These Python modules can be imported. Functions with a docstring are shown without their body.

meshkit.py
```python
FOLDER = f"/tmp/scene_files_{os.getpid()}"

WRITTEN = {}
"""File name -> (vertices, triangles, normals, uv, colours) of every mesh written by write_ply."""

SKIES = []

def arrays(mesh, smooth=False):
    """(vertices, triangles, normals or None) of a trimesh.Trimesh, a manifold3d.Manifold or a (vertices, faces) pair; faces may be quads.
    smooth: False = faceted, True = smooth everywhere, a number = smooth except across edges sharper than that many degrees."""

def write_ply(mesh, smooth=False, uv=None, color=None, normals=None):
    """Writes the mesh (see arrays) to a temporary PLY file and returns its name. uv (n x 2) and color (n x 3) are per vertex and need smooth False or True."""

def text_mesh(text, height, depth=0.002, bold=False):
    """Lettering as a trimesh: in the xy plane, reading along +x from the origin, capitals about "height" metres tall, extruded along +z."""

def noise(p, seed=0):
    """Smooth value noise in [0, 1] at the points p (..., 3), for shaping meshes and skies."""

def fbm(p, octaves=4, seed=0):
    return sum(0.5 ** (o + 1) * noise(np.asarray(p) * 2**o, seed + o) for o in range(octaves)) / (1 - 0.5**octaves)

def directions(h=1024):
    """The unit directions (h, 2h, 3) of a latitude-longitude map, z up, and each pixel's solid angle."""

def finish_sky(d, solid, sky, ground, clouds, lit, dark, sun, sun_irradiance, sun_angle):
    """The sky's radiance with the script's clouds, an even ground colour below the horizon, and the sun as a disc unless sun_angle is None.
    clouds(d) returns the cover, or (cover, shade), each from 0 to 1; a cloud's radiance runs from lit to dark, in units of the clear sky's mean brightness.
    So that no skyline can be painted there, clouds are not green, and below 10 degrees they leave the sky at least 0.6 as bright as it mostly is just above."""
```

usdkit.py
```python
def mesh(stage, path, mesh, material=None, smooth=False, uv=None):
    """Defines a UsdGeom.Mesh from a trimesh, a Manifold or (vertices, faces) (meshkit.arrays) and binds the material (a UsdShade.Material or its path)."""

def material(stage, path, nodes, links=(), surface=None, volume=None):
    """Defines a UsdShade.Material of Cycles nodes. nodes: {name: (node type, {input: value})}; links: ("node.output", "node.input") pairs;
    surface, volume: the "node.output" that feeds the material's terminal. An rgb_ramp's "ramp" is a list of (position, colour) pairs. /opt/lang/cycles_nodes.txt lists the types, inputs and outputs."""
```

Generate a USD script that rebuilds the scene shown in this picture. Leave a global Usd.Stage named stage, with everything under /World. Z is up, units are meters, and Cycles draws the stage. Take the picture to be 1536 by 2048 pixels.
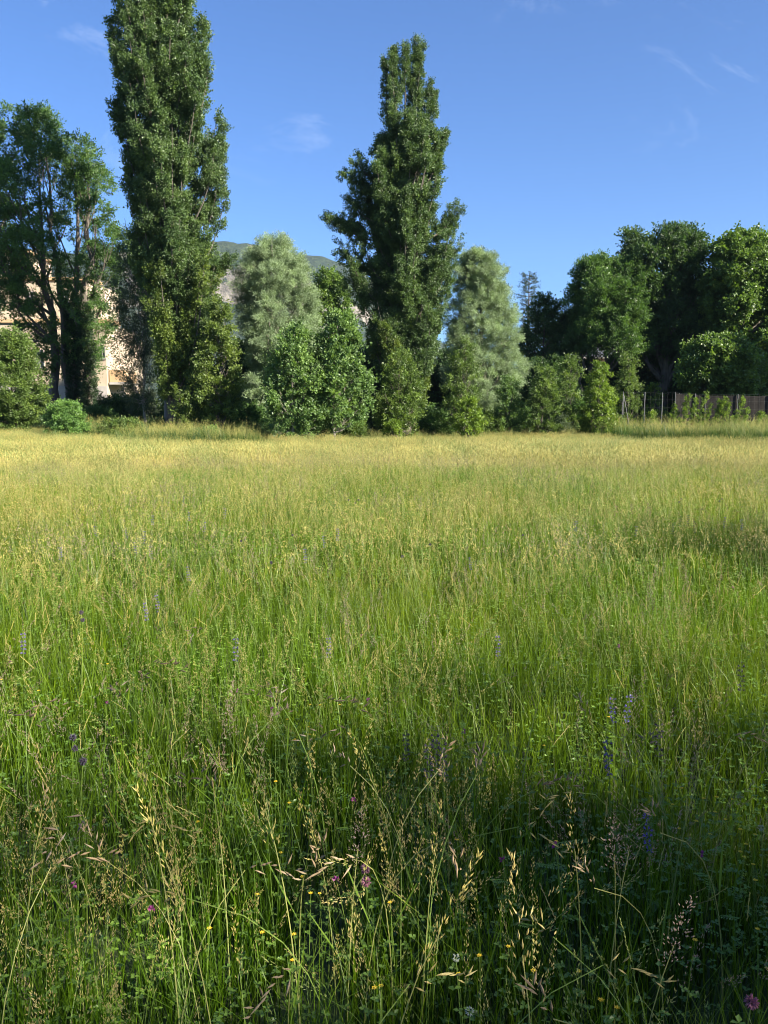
import math, numpy as np, trimesh, usdkit, meshkit
from pxr import Usd, UsdGeom, UsdLux, UsdShade, Gf, Vt, Sdf

stage = Usd.Stage.CreateInMemory()
UsdGeom.SetStageUpAxis(stage, 'Z')
UsdGeom.Xform.Define(stage, '/World')
# ------------------------------------------------------------------ camera, sky, sun, exposure
FOC, PITCH, EYE = 1701.0, math.radians(6.37), 1.75          # focal length in pixels of the 1536 x 2048 photograph
cam = UsdGeom.Camera.Define(stage, '/World/camera')
cam.CreateHorizontalApertureAttr(36.0)
cam.CreateVerticalApertureAttr(48.0)
cam.CreateFocalLengthAttr(36.0 * FOC / 1536)
cam.CreateClippingRangeAttr(Gf.Vec2f(0.05, 30000))
cam.CreateExposureAttr(1.92)
cam.AddTransformOp().Set(Gf.Matrix4d().SetRotate(Gf.Rotation(Gf.Vec3d(1, 0, 0), 90 - math.degrees(PITCH))) * Gf.Matrix4d().SetTranslate(Gf.Vec3d(0, 0, EYE)))

SUN_EL, SUN_ROT = math.radians(30), math.radians(122)        # low sun behind the viewer's right shoulder
SUN_H = (math.sin(SUN_ROT), math.cos(SUN_ROT))
SUN = np.array([math.sin(SUN_ROT) * math.cos(SUN_EL), math.cos(SUN_ROT) * math.cos(SUN_EL), math.sin(SUN_EL)])
sky_mat = usdkit.material(stage, '/World/Looks/sky_look', {
    "sky": ("sky_texture", {"sky_type": "single_scattering", "sun_disc": False, "sun_elevation": SUN_EL, "sun_rotation": SUN_ROT, "air_density": 1.0, "aerosol_density": 0.3, "ozone_density": 6.0}),
    "tint": ("mix_color", {"blend_type": "multiply", "fac": 1.0, "b": (0.67, 0.82, 1.04), "use_clamp": False}),
    "tc": ("texture_coordinate", {}),
    "map": ("mapping", {"location": (0.31, 0.2, 0.0), "rotation": (0.25, 0.5, 0.9), "scale": (2.2, 9.0, 5.0)}),
    "n1": ("noise_texture", {"scale": 1.6, "detail": 11.0, "roughness": 0.68, "distortion": 0.9}),
    "n2": ("noise_texture", {"scale": 1.9, "detail": 2.0}),
    "r1": ("rgb_ramp", {"ramp": [(0.0, (0, 0, 0)), (0.56, (0, 0, 0)), (0.84, (1, 1, 1)), (1, (1, 1, 1))]}),
    "r2": ("rgb_ramp", {"ramp": [(0.0, (0, 0, 0)), (0.50, (0, 0, 0)), (0.72, (1, 1, 1)), (1, (1, 1, 1))]}),
    "mul": ("math", {"math_type": "multiply"}), "mul2": ("math", {"math_type": "multiply", "value2": 0.75}),
    "cl": ("mix_color", {"blend_type": "mix", "b": (6.2, 6.9, 8.2), "use_clamp": False}),
    "bg": ("background_shader", {"strength": 0.051})},
    [("sky.color", "tint.a"), ("tc.generated", "map.vector"), ("map.vector", "n1.vector"), ("tc.generated", "n2.vector"), ("n1.fac", "r1.fac"), ("n2.fac", "r2.fac"),
     ("r1.color", "mul.value1"), ("r2.color", "mul.value2"), ("mul.value", "mul2.value1"), ("mul2.value", "cl.fac"), ("tint.result", "cl.a"), ("cl.result", "bg.color")], surface="bg.background")
dome = UsdLux.DomeLight.Define(stage, '/World/sky')
UsdShade.MaterialBindingAPI.Apply(dome.GetPrim()).Bind(sky_mat)
sun = UsdLux.DistantLight.Define(stage, '/World/sun')
sun.CreateNormalizeAttr(True); sun.CreateIntensityAttr(1.25); sun.CreateAngleAttr(0.53); sun.CreateColorAttr(Gf.Vec3f(1.0, 0.93, 0.78))
sun.AddTransformOp().Set(Gf.Matrix4d().SetRotate(Gf.Rotation(Gf.Vec3d(0, 0, 1), Gf.Vec3d(*SUN))))

# ------------------------------------------------------------------ helpers
used = {}
def numbered(path):
    n = used.get(path, -1) + 1
    used[path] = n
    return path if n == 0 else f'{path}_{n:03d}'

def tag(p, label=None, cat=None, group=None, kind=None):
    p = p.GetPrim() if hasattr(p, 'GetPrim') else p
    for k, v in (('label', label), ('category', cat), ('group', group), ('kind', kind)):
        if v: p.SetCustomDataByKey(k, v)
    return p

def thing(name, label, cat, loc=(0, 0, 0), rotz=0.0, scale=None, group=None, ref=None):
    x = UsdGeom.Xform.Define(stage, numbered('/World/' + name))
    x.AddTranslateOp().Set(Gf.Vec3d(*map(float, loc)))
    if rotz: x.AddRotateZOp().Set(float(math.degrees(rotz)))
    if scale is not None: x.AddScaleOp().Set(Gf.Vec3f(*([float(scale)] * 3 if np.ndim(scale) == 0 else map(float, scale))))
    p = tag(x, label, cat, group)
    if ref:
        p.GetReferences().AddInternalReference(ref); p.SetInstanceable(True)
    return p

def part(parent, name, mesh, mat, smooth=False, kind=None, label=None):
    path = str(parent if isinstance(parent, str) else parent.GetPath())
    m = usdkit.mesh(stage, numbered(f'{path}/{name}'), mesh, mat, smooth)
    tag(m, label, None, None, kind)
    return m.GetPrim()

def pixel(px, py, D):
    """the point at depth D (metres along the ground) seen at this pixel of the photograph"""
    a, b = (px - 768) / FOC, (1024 - py) / FOC
    d = np.array([a, math.cos(PITCH) + b * math.sin(PITCH), -math.sin(PITCH) + b * math.cos(PITCH)])
    return np.array([0, 0, EYE]) + d * (D / d[1])

def pixel_at_height(px, py, z):
    a, b = (px - 768) / FOC, (1024 - py) / FOC
    d = np.array([a, math.cos(PITCH) + b * math.sin(PITCH), -math.sin(PITCH) + b * math.cos(PITCH)])
    return np.array([0, 0, EYE]) + d * ((z - EYE) / d[2])

def sstep(x): x = np.clip(x, 0, 1); return x * x * (3 - 2 * x)
def terrain(x, y):
    x, y = np.asarray(x, float), np.asarray(y, float)
    z = 0.35 * sstep((-x - 11) / 9) * sstep((y - 36) / 20) + 0.25 * sstep((x - 2) / 8) * sstep((y - 46) / 16)
    p = np.stack([x * 0.16, y * 0.16, np.zeros_like(x)], -1)
    return z + 0.16 * (meshkit.fbm(p, 3, 5) - 0.5)

def join(parts):
    V, F, n = [], [], 0
    for v, f in parts:
        V.append(np.asarray(v, float)); F.append(np.asarray(f, int) + n); n += len(v)
    return np.vstack(V), np.vstack(F)

def tube(points, radii, sides=6, cap=False):
    p = np.asarray(points, float)
    t = np.gradient(p, axis=0); t /= np.linalg.norm(t, axis=1, keepdims=True) + 1e-12
    ref = np.array([0, 0, 1.0]) if abs(t[:, 2]).mean() < 0.8 else np.array([1.0, 0, 0])
    a = np.cross(t, ref); a /= np.linalg.norm(a, axis=1, keepdims=True) + 1e-12
    b = np.cross(t, a); ang = np.arange(sides) * 2 * np.pi / sides
    v = p[:, None] + np.broadcast_to(radii, (len(p),))[:, None, None] * (np.cos(ang)[None, :, None] * a[:, None] + np.sin(ang)[None, :, None] * b[:, None])
    i, j = np.meshgrid(np.arange(len(p) - 1), np.arange(sides), indexing="ij")
    q = np.stack([i * sides + j, i * sides + (j + 1) % sides, (i + 1) * sides + (j + 1) % sides, (i + 1) * sides + j], -1).reshape(-1, 4)
    return v.reshape(-1, 3), np.vstack([q[:, [0, 1, 2]], q[:, [0, 2, 3]]])

def box(x0, x1, y0, y1, z0, z1):
    m = trimesh.creation.box(bounds=[[x0, y0, z0], [x1, y1, z1]])
    return np.array(m.vertices), np.array(m.faces)

def unit(v): return v / (np.linalg.norm(v, axis=-1, keepdims=True) + 1e-12)

def quats(axis, roll):
    """(w, x, y, z) that turn +z to the axis after a roll about it"""
    d = unit(axis)
    q = np.stack([1 + d[:, 2] + 1e-6, -d[:, 1], d[:, 0], np.zeros(len(d))], 1); q = unit(q)
    c, s = np.cos(roll / 2), np.sin(roll / 2)
    w, x, y = q[:, 0], q[:, 1], q[:, 2]
    return np.stack([w * c, x * c + y * s, y * c - x * s, w * s], 1)

def scatter(path, sources, pos, quat, scale, which, kind='stuff'):
    pi = UsdGeom.PointInstancer.Define(stage, path)
    protos = []
    for k, s in enumerate(sources):
        ch = UsdGeom.Xform.Define(stage, f'{path}/{s.rsplit("/", 1)[1]}')
        ch.GetPrim().GetReferences().AddInternalReference(s)
        protos.append(str(ch.GetPath()))
    pi.CreatePrototypesRel().SetTargets(protos)
    pi.CreatePositionsAttr(Vt.Vec3fArray.FromNumpy(np.ascontiguousarray(pos, np.float32)))
    pi.CreateProtoIndicesAttr(Vt.IntArray.FromNumpy(np.ascontiguousarray(which, np.int32)))
    pi.CreateOrientationsAttr(Vt.QuathArray([Gf.Quath(*map(float, q)) for q in quat]))
    sc = np.asarray(scale, np.float32)
    pi.CreateScalesAttr(Vt.Vec3fArray.FromNumpy(np.ascontiguousarray(np.repeat(sc[:, None], 3, 1) if sc.ndim == 1 else sc)))
    tag(pi, kind=kind)
    return pi.GetPrim()

# ------------------------------------------------------------------ materials
L = '/World/Looks/'
def leaf_look(name, col, trans=0.38, spread=0.35, gloss=0.42, warm=(1.25, 1.02, 0.7), tcol=1.5):
    c = np.array(col)
    return usdkit.material(stage, L + name, {
        "o": ("object_info", {}), "g": ("geometry", {}),
        "r1": ("rgb_ramp", {"ramp": [(0, c * (1 - spread)), (0.5, c), (1, c * (1 + spread) * np.array(warm) ** 0.5)]}),
        "r2": ("rgb_ramp", {"ramp": [(0, (0.72, 0.78, 0.8)), (0.6, (1, 1, 1)), (1, warm)]}),
        "mx": ("mix_color", {"blend_type": "multiply", "fac": 1.0}),
        "p": ("principled_bsdf", {"roughness": gloss, "specular_ior_level": 0.45}),
        "tc": ("mix_color", {"blend_type": "multiply", "fac": 1.0, "b": (tcol, tcol * 1.05, tcol * 0.45), "use_clamp": False}),
        "t": ("translucent_bsdf", {}), "m": ("mix_closure", {"fac": trans})},
        [("o.random", "r1.fac"), ("g.random_per_island", "r2.fac"), ("r1.color", "mx.a"), ("r2.color", "mx.b"), ("mx.result", "p.base_color"), ("mx.result", "tc.a"), ("tc.result", "t.color"),
         ("p.BSDF", "m.closure1"), ("t.BSDF", "m.closure2")], surface="m.closure")

def bark_look(name, a, b, scale=6.0):
    return usdkit.material(stage, L + name, {
        "g": ("geometry", {}), "map": ("mapping", {"scale": (1, 1, 0.22)}), "n": ("noise_texture", {"scale": scale, "detail": 6.0, "roughness": 0.65}),
        "r": ("rgb_ramp", {"ramp": [(0.3, a), (0.7, b)]}), "bump": ("bump", {"strength": 0.7, "distance": 0.05}), "p": ("principled_bsdf", {"roughness": 0.9})},
        [("g.position", "map.vector"), ("map.vector", "n.vector"), ("n.fac", "r.fac"), ("r.color", "p.base_color"), ("n.fac", "bump.height"), ("bump.normal", "p.normal")], surface="p.BSDF")

def plain_look(name, a, b=None, scale=8.0, rough=0.85, bump=0.15, dist=0.02, detail=5.0):
    b = a if b is None else b
    return usdkit.material(stage, L + name, {
        "g": ("geometry", {}), "n": ("noise_texture", {"scale": scale, "detail": detail, "roughness": 0.6}), "r": ("rgb_ramp", {"ramp": [(0.3, a), (0.7, b)]}),
        "bump": ("bump", {"strength": bump, "distance": dist}), "p": ("principled_bsdf", {"roughness": rough})},
        [("g.position", "n.vector"), ("n.fac", "r.fac"), ("r.color", "p.base_color"), ("n.fac", "bump.height"), ("bump.normal", "p.normal")], surface="p.BSDF")

def petal_look(name, a, b, trans=0.3):
    return usdkit.material(stage, L + name, {
        "g": ("geometry", {}), "ra": ("rgb_ramp", {"ramp": [(0, a), (1, b)]}),
        "n": ("noise_texture", {"scale": 0.55, "detail": 5.0, "roughness": 0.75}), "rn": ("rgb_ramp", {"ramp": [(0.34, (0.62, 0.70, 0.66)), (0.5, (0.98, 1.0, 0.95)), (0.66, (1.22, 1.12, 1.0))]}),
        "r": ("mix_color", {"blend_type": "multiply", "fac": 1.0, "use_clamp": False}), "p": ("principled_bsdf", {"roughness": 0.6}), "t": ("translucent_bsdf", {}), "m": ("mix_closure", {"fac": trans})},
        [("g.random_per_island", "ra.fac"), ("g.position", "n.vector"), ("n.fac", "rn.fac"), ("ra.color", "r.a"), ("rn.color", "r.b"), ("r.result", "p.base_color"), ("r.result", "t.color"), ("p.BSDF", "m.closure1"), ("t.BSDF", "m.closure2")], surface="m.closure")

def grass_look(name, low, mid, high, z1, z2, z3, trans=0.4, tint_scale=0.22):
    """blades: green at the foot, paler and straw towards the tips; whole patches drift between green and straw"""
    return usdkit.material(stage, L + name, {
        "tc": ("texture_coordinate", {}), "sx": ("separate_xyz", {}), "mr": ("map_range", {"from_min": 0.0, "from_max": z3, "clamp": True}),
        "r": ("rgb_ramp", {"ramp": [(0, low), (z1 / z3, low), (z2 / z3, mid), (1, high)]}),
        "o": ("object_info", {}), "g": ("geometry", {}),
        "n": ("noise_texture", {"scale": tint_scale, "detail": 3.0, "roughness": 0.6}),
        "rn": ("rgb_ramp", {"ramp": [(0.34, (0.68, 0.90, 0.75)), (0.5, (1, 1, 1)), (0.66, (1.32, 1.08, 1.0))]}),
        "ri": ("rgb_ramp", {"ramp": [(0, (0.30, 0.38, 0.38)), (0.35, (0.75, 0.85, 0.75)), (0.75, (1.2, 1.18, 1)), (0.88, (1.6, 1.4, 1.0)), (1, (2.1, 1.6, 1.3))]}),
        "np": ("noise_texture", {"scale": 4.5, "detail": 3.0, "roughness": 0.7}), "rp": ("rgb_ramp", {"ramp": [(0.30, (0.50, 0.62, 0.55)), (0.48, (0.95, 1.0, 0.9)), (0.60, (1.15, 1.1, 1.0)), (0.72, (1.5, 1.32, 1.0))]}), "m3": ("mix_color", {"blend_type": "multiply", "fac": 1.0, "use_clamp": False}),
        "m1": ("mix_color", {"blend_type": "multiply", "fac": 1.0, "use_clamp": False}), "m2": ("mix_color", {"blend_type": "multiply", "fac": 1.0, "use_clamp": False}),
        "p": ("principled_bsdf", {"roughness": 0.42, "specular_ior_level": 0.4}),
        "tm": ("mix_color", {"blend_type": "multiply", "fac": 1.0, "b": (1.35, 1.45, 0.6), "use_clamp": False}), "t": ("translucent_bsdf", {}), "m": ("mix_closure", {"fac": trans})},
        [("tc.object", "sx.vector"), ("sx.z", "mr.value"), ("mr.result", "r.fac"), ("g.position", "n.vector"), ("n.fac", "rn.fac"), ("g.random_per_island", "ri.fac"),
         ("r.color", "m1.a"), ("rn.color", "m1.b"), ("m1.result", "m2.a"), ("ri.color", "m2.b"), ("g.position", "np.vector"), ("np.fac", "rp.fac"), ("m2.result", "m3.a"), ("rp.color", "m3.b"), ("m3.result", "p.base_color"), ("m3.result", "tm.a"), ("tm.result", "t.color"),
         ("p.BSDF", "m.closure1"), ("t.BSDF", "m.closure2")], surface="m.closure")

LEAF = {
    'poplar': leaf_look('poplar_leaf', (0.092, 0.146, 0.046), gloss=0.45, trans=0.3),
    'poplar_low': leaf_look('poplar_sucker_leaf', (0.135, 0.185, 0.040), gloss=0.47),
    'maple': leaf_look('maple_leaf', (0.150, 0.235, 0.070), gloss=0.47),
    'willow': leaf_look('willow_leaf', (0.29, 0.36, 0.19), gloss=0.5, trans=0.3, warm=(1.08, 1.02, 0.9), tcol=1.2),
    'ash': leaf_look('ash_leaf', (0.092, 0.165, 0.042), gloss=0.42),
    'hornbeam': leaf_look('hornbeam_leaf', (0.125, 0.185, 0.042), gloss=0.42),
    'yellow': leaf_look('young_yellow_leaf', (0.165, 0.240, 0.032), gloss=0.42),
    'bright': leaf_look('bright_shrub_leaf', (0.15, 0.26, 0.065), gloss=0.42),
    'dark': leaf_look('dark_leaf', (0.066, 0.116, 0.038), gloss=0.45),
    'chestnut': leaf_look('chestnut_leaf', (0.125, 0.195, 0.040), gloss=0.42),
    'grey': leaf_look('grey_leaf', (0.095, 0.125, 0.070), gloss=0.5),
    'conifer': leaf_look('conifer_needle', (0.045, 0.075, 0.055), gloss=0.6, trans=0.1),
    'ivy': leaf_look('ivy_leaf', (0.040, 0.072, 0.026), gloss=0.45, trans=0.2),
}
BARK = bark_look('grey_brown_bark', (0.05, 0.042, 0.033), (0.15, 0.125, 0.10))
BARK_PALE = bark_look('pale_bark', (0.16, 0.14, 0.11), (0.36, 0.32, 0.26))
GROUND = usdkit.material(stage, L + 'meadow_soil', {
    "g": ("geometry", {}), "n": ("noise_texture", {"scale": 3.0, "detail": 8.0, "roughness": 0.7}), "n2": ("noise_texture", {"scale": 0.15, "detail": 3.0}),
    "r": ("rgb_ramp", {"ramp": [(0.3, (0.028, 0.036, 0.012)), (0.7, (0.085, 0.105, 0.030))]}), "r2": ("rgb_ramp", {"ramp": [(0.35, (0.8, 0.95, 0.8)), (0.65, (1.25, 1.1, 0.9))]}),
    "mx": ("mix_color", {"blend_type": "multiply", "fac": 1.0}), "bump": ("bump", {"strength": 0.8, "distance": 0.06}), "p": ("principled_bsdf", {"roughness": 0.95})},
    [("g.position", "n.vector"), ("g.position", "n2.vector"), ("n.fac", "r.fac"), ("n2.fac", "r2.fac"), ("r.color", "mx.a"), ("r2.color", "mx.b"), ("mx.result", "p.base_color"), ("n.fac", "bump.height"), ("bump.normal", "p.normal")], surface="p.BSDF")
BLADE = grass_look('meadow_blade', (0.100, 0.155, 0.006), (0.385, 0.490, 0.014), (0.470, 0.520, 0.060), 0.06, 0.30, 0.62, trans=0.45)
BLADE_MID = grass_look('meadow_blade_middle', (0.105, 0.150, 0.010), (0.375, 0.450, 0.018), (0.500, 0.500, 0.085), 0.06, 0.28, 0.60, trans=0.45)
BLADE_FAR = grass_look('meadow_blade_far', (0.09, 0.14, 0.016), (0.205, 0.270, 0.030), (0.370, 0.370, 0.085), 0.08, 0.28, 0.60)
BLADE_LUSH = grass_look('lush_blade', (0.050, 0.105, 0.018), (0.115, 0.205, 0.034), (0.30, 0.36, 0.11), 0.1, 0.5, 1.0)
STRAW = petal_look('straw_seed', (0.32, 0.265, 0.09), (0.56, 0.47, 0.18), 0.25)
STRAW_PALE = petal_look('pale_straw_seed', (0.42, 0.37, 0.11), (0.66, 0.58, 0.23), 0.3)
SEED_GREEN = petal_look('green_seed', (0.20, 0.24, 0.06), (0.42, 0.42, 0.15), 0.3)
TAN = petal_look('tan_seed', (0.26, 0.19, 0.11), (0.52, 0.42, 0.27), 0.25)
SEED_DARK = petal_look('purple_brown_seed', (0.10, 0.072, 0.048), (0.25, 0.185, 0.12), 0.2)
SEED_PINK = petal_look('pinkish_seed', (0.26, 0.19, 0.145), (0.46, 0.36, 0.28), 0.25)
STEM = petal_look('green_stem', (0.13, 0.20, 0.03), (0.30, 0.36, 0.09), 0.2)
STEM_STRAW = petal_look('straw_stem', (0.26, 0.27, 0.08), (0.48, 0.44, 0.17), 0.2)
VIOLET = petal_look('violet_petal', (0.13, 0.09, 0.32), (0.30, 0.22, 0.56), 0.3)
CALYX = petal_look('dark_calyx', (0.045, 0.035, 0.06), (0.09, 0.08, 0.07), 0.15)
PINK = petal_look('clover_petal', (0.28, 0.10, 0.16), (0.50, 0.26, 0.32), 0.3)
MAGENTA = petal_look('vetch_petal', (0.20, 0.03, 0.15), (0.38, 0.07, 0.25), 0.3)
YELLOW = petal_look('yellow_petal', (0.62, 0.44, 0.02), (0.80, 0.62, 0.05), 0.3)
WHITE = petal_look('white_petal', (0.34, 0.37, 0.30), (0.50, 0.52, 0.46), 0.3)
HERB = leaf_look('herb_leaf', (0.150, 0.245, 0.035), gloss=0.42)

# ------------------------------------------------------------------ ground
def ground_sheet():
    xs = np.concatenate([[-4000, -900, -300, -120], np.linspace(-60, 60, 81), [120, 300, 900, 4000]])
    ys = np.concatenate([[-4000, -900, -200, -60], np.linspace(-20, 110, 88), [160, 300, 900, 2200]])
    X, Y = np.meshgrid(xs, ys, indexing='ij')
    V = np.stack([X, Y, terrain(X, Y)], -1).reshape(-1, 3)
    n = len(ys); i, j = np.meshgrid(np.arange(len(xs) - 1), np.arange(n - 1), indexing='ij'); a = (i * n + j).ravel()
    return V, np.stack([a, a + n, a + n + 1, a + 1], 1)
tag(usdkit.mesh(stage, '/World/ground', ground_sheet(), GROUND, True), 'meadow soil and thatch under the tall grass', 'ground', kind='structure')

# ------------------------------------------------------------------ mountain
def mountain(name, D, ridge, depth, foot, seed, label, cliff):
    """ridge: (px, py) of the skyline in the photograph at distance D; the slope comes down towards us over depth metres"""
    rx = np.array([pixel(a, b, D)[0] for a, b in ridge]); rz = np.array([pixel(a, b, D)[2] for a, b in ridge])
    nx, ny = 420, 150
    x = np.linspace(rx[0], rx[-1], nx); top = np.interp(x, rx, rz)
    top = top + 16 * (meshkit.fbm(np.stack([x / 90, x * 0, x * 0 + seed], -1), 5, seed) - 0.5)
    t = np.linspace(-0.35, 1, ny)                                   # 0 at the ridge, 1 at the foot, negative behind
    X, T = np.meshgrid(x, t, indexing='ij')
    prof = np.interp(T, [-0.35, -0.1, 0, 0.10, 0.16, 0.24, 0.27, 0.36, 0.40, 0.55, 1.0], [0.72, 0.95, 1.0, 0.90, 0.84, 0.60, 0.57, 0.41, 0.38, 0.25, 0.0]) if cliff else \
        np.interp(T, [-0.35, -0.1, 0, 0.25, 0.34, 0.37, 0.6, 1.0], [0.72, 0.95, 1.0, 0.78, 0.69, 0.60, 0.36, 0.0])
    wob = meshkit.fbm(np.stack([X / 260, T * 0 + seed, T * 3], -1), 4, seed + 3) - 0.5
    Tw = np.clip(T + wob * 0.16, -0.35, 1)
    prof2 = np.interp(Tw.ravel(), t, np.interp(t, t, prof[0])).reshape(T.shape)
    prof = np.where(T > 0.02, prof2, prof)
    Y = D - T * depth - 120 * (meshkit.fbm(np.stack([X / 330, T * 2.0, X * 0 + seed], -1), 4, seed + 8) - 0.5) * sstep((T - 0.02) * 6)
    Z = foot + (top[:, None] - foot) * prof
    bumps = meshkit.fbm(np.stack([X / 26, Y / 26, Z / 26], -1), 4, seed + 11) - 0.5
    Z = Z + bumps * 16 * sstep(T * 8 + 0.4)
    V = np.stack([X, Y, Z], -1).reshape(-1, 3)
    i, j = np.meshgrid(np.arange(nx - 1), np.arange(ny - 1), indexing='ij'); a = (i * ny + j).ravel()
    tag(usdkit.mesh(stage, numbered('/World/' + name), (V, np.stack([a, a + 1, a + ny + 1, a + ny], 1)), MOUNTAIN, True), label, 'mountain', kind='structure')
MOUNTAIN = usdkit.material(stage, L + 'mountain_rock_and_forest', {
    "g": ("geometry", {}), "sx": ("separate_xyz", {}), "n": ("noise_texture", {"scale": 0.012, "detail": 6.0, "roughness": 0.65}), "n3": ("noise_texture", {"scale": 0.07, "detail": 4.0, "roughness": 0.7}),
    "mp": ("mapping", {"scale": (0.045, 0.045, 0.030)}), "n4": ("noise_texture", {"scale": 1.0, "detail": 5.0, "roughness": 0.7}),
    "ad": ("math", {"math_type": "multiply_add", "value2": 0.55, "value3": -0.275}), "sum": ("math", {"math_type": "add"}),
    "fr": ("rgb_ramp", {"ramp": [(0.0, (0, 0, 0)), (0.50, (0, 0, 0)), (0.58, (1, 1, 1)), (1, (1, 1, 1))]}),
    "forest": ("rgb_ramp", {"ramp": [(0.3, (0.012, 0.020, 0.012)), (0.52, (0.028, 0.040, 0.022)), (0.75, (0.055, 0.064, 0.030))]}),
    "rock": ("rgb_ramp", {"ramp": [(0.25, (0.035, 0.032, 0.026)), (0.46, (0.13, 0.112, 0.088)), (0.62, (0.21, 0.185, 0.15)), (0.75, (0.27, 0.24, 0.195))]}),
    "mx": ("mix_color", {"blend_type": "mix"}), "bump": ("bump", {"strength": 1.0, "distance": 9.0}), "p": ("principled_bsdf", {"roughness": 0.95, "specular_ior_level": 0.1})},
    [("g.true_normal", "sx.vector"), ("g.position", "n.vector"), ("g.position", "n3.vector"), ("g.position", "mp.vector"), ("mp.vector", "n4.vector"), ("n.fac", "ad.value1"), ("sx.z", "sum.value1"), ("ad.value", "sum.value2"), ("sum.value", "fr.fac"),
     ("n3.fac", "forest.fac"), ("n4.fac", "rock.fac"), ("fr.color", "mx.fac"), ("rock.color", "mx.a"), ("forest.color", "mx.b"), ("mx.result", "p.base_color"), ("n3.fac", "bump.height"), ("bump.normal", "p.normal")], surface="p.BSDF")
mountain('mountain', 2600, [(-700, 520), (-200, 500), (60, 500), (200, 505), (330, 492), (440, 484), (490, 487), (540, 493), (590, 506), (620, 560), (660, 640), (720, 740), (820, 800), (900, 830)], 950, -5, 4, 'forested mountain shoulder with pale limestone cliffs left of the tall willow', True)
mountain('mountain', 3000, [(300, 560), (480, 520), (560, 510), (610, 507), (640, 512), (668, 522), (690, 527), (720, 540), (745, 560), (775, 590), (820, 640), (900, 700), (1050, 770), (1250, 815), (1500, 828)], 900, -5, 9, 'blue wooded ridge further off with a small cliff between the trees', False)

# ------------------------------------------------------------------ buildings
OCHRE = plain_look('ochre_render', (0.34, 0.275, 0.20), (0.40, 0.325, 0.24), 0.8, 0.9, 0.1, 0.01)
OCHRE_DEEP = plain_look('orange_ochre_render', (0.38, 0.26, 0.14), (0.43, 0.29, 0.165), 0.8, 0.9, 0.1, 0.01)
CONCRETE = plain_look('grey_concrete', (0.26, 0.24, 0.22), (0.36, 0.33, 0.30), 1.5)
SLATE = usdkit.material(stage, L + 'slate_roof', {"g": ("geometry", {}), "b": ("brick_texture", {"scale": 3.2, "color1": (0.10, 0.11, 0.13), "color2": (0.18, 0.19, 0.21), "mortar": (0.05, 0.05, 0.06), "mortar_size": 0.03}), "p": ("principled_bsdf", {"roughness": 0.45})},
    [("g.position", "b.vector"), ("b.color", "p.base_color")], surface="p.BSDF")
BRICK = plain_look('salmon_brick', (0.42, 0.24, 0.16), (0.55, 0.33, 0.23), 3.0)
WHITE_PAINT = plain_look('white_paint', (0.50, 0.50, 0.48), (0.60, 0.60, 0.58), 2.0, 0.6)
DARK_GLASS = usdkit.material(stage, L + 'dark_window_glass', {"p": ("principled_bsdf", {"base_color": (0.02, 0.025, 0.03), "roughness": 0.05, "specular_ior_level": 0.6})}, [], surface="p.BSDF")
GALV = usdkit.material(stage, L + 'galvanised_steel', {"g": ("geometry", {}), "n": ("noise_texture", {"scale": 9.0}), "r": ("rgb_ramp", {"ramp": [(0.3, (0.12, 0.12, 0.12)), (0.7, (0.20, 0.20, 0.20))]}), "p": ("principled_bsdf", {"roughness": 0.5, "metallic": 0.6})}, [("g.position", "n.vector"), ("n.fac", "r.fac"), ("r.color", "p.base_color")], surface="p.BSDF")
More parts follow.
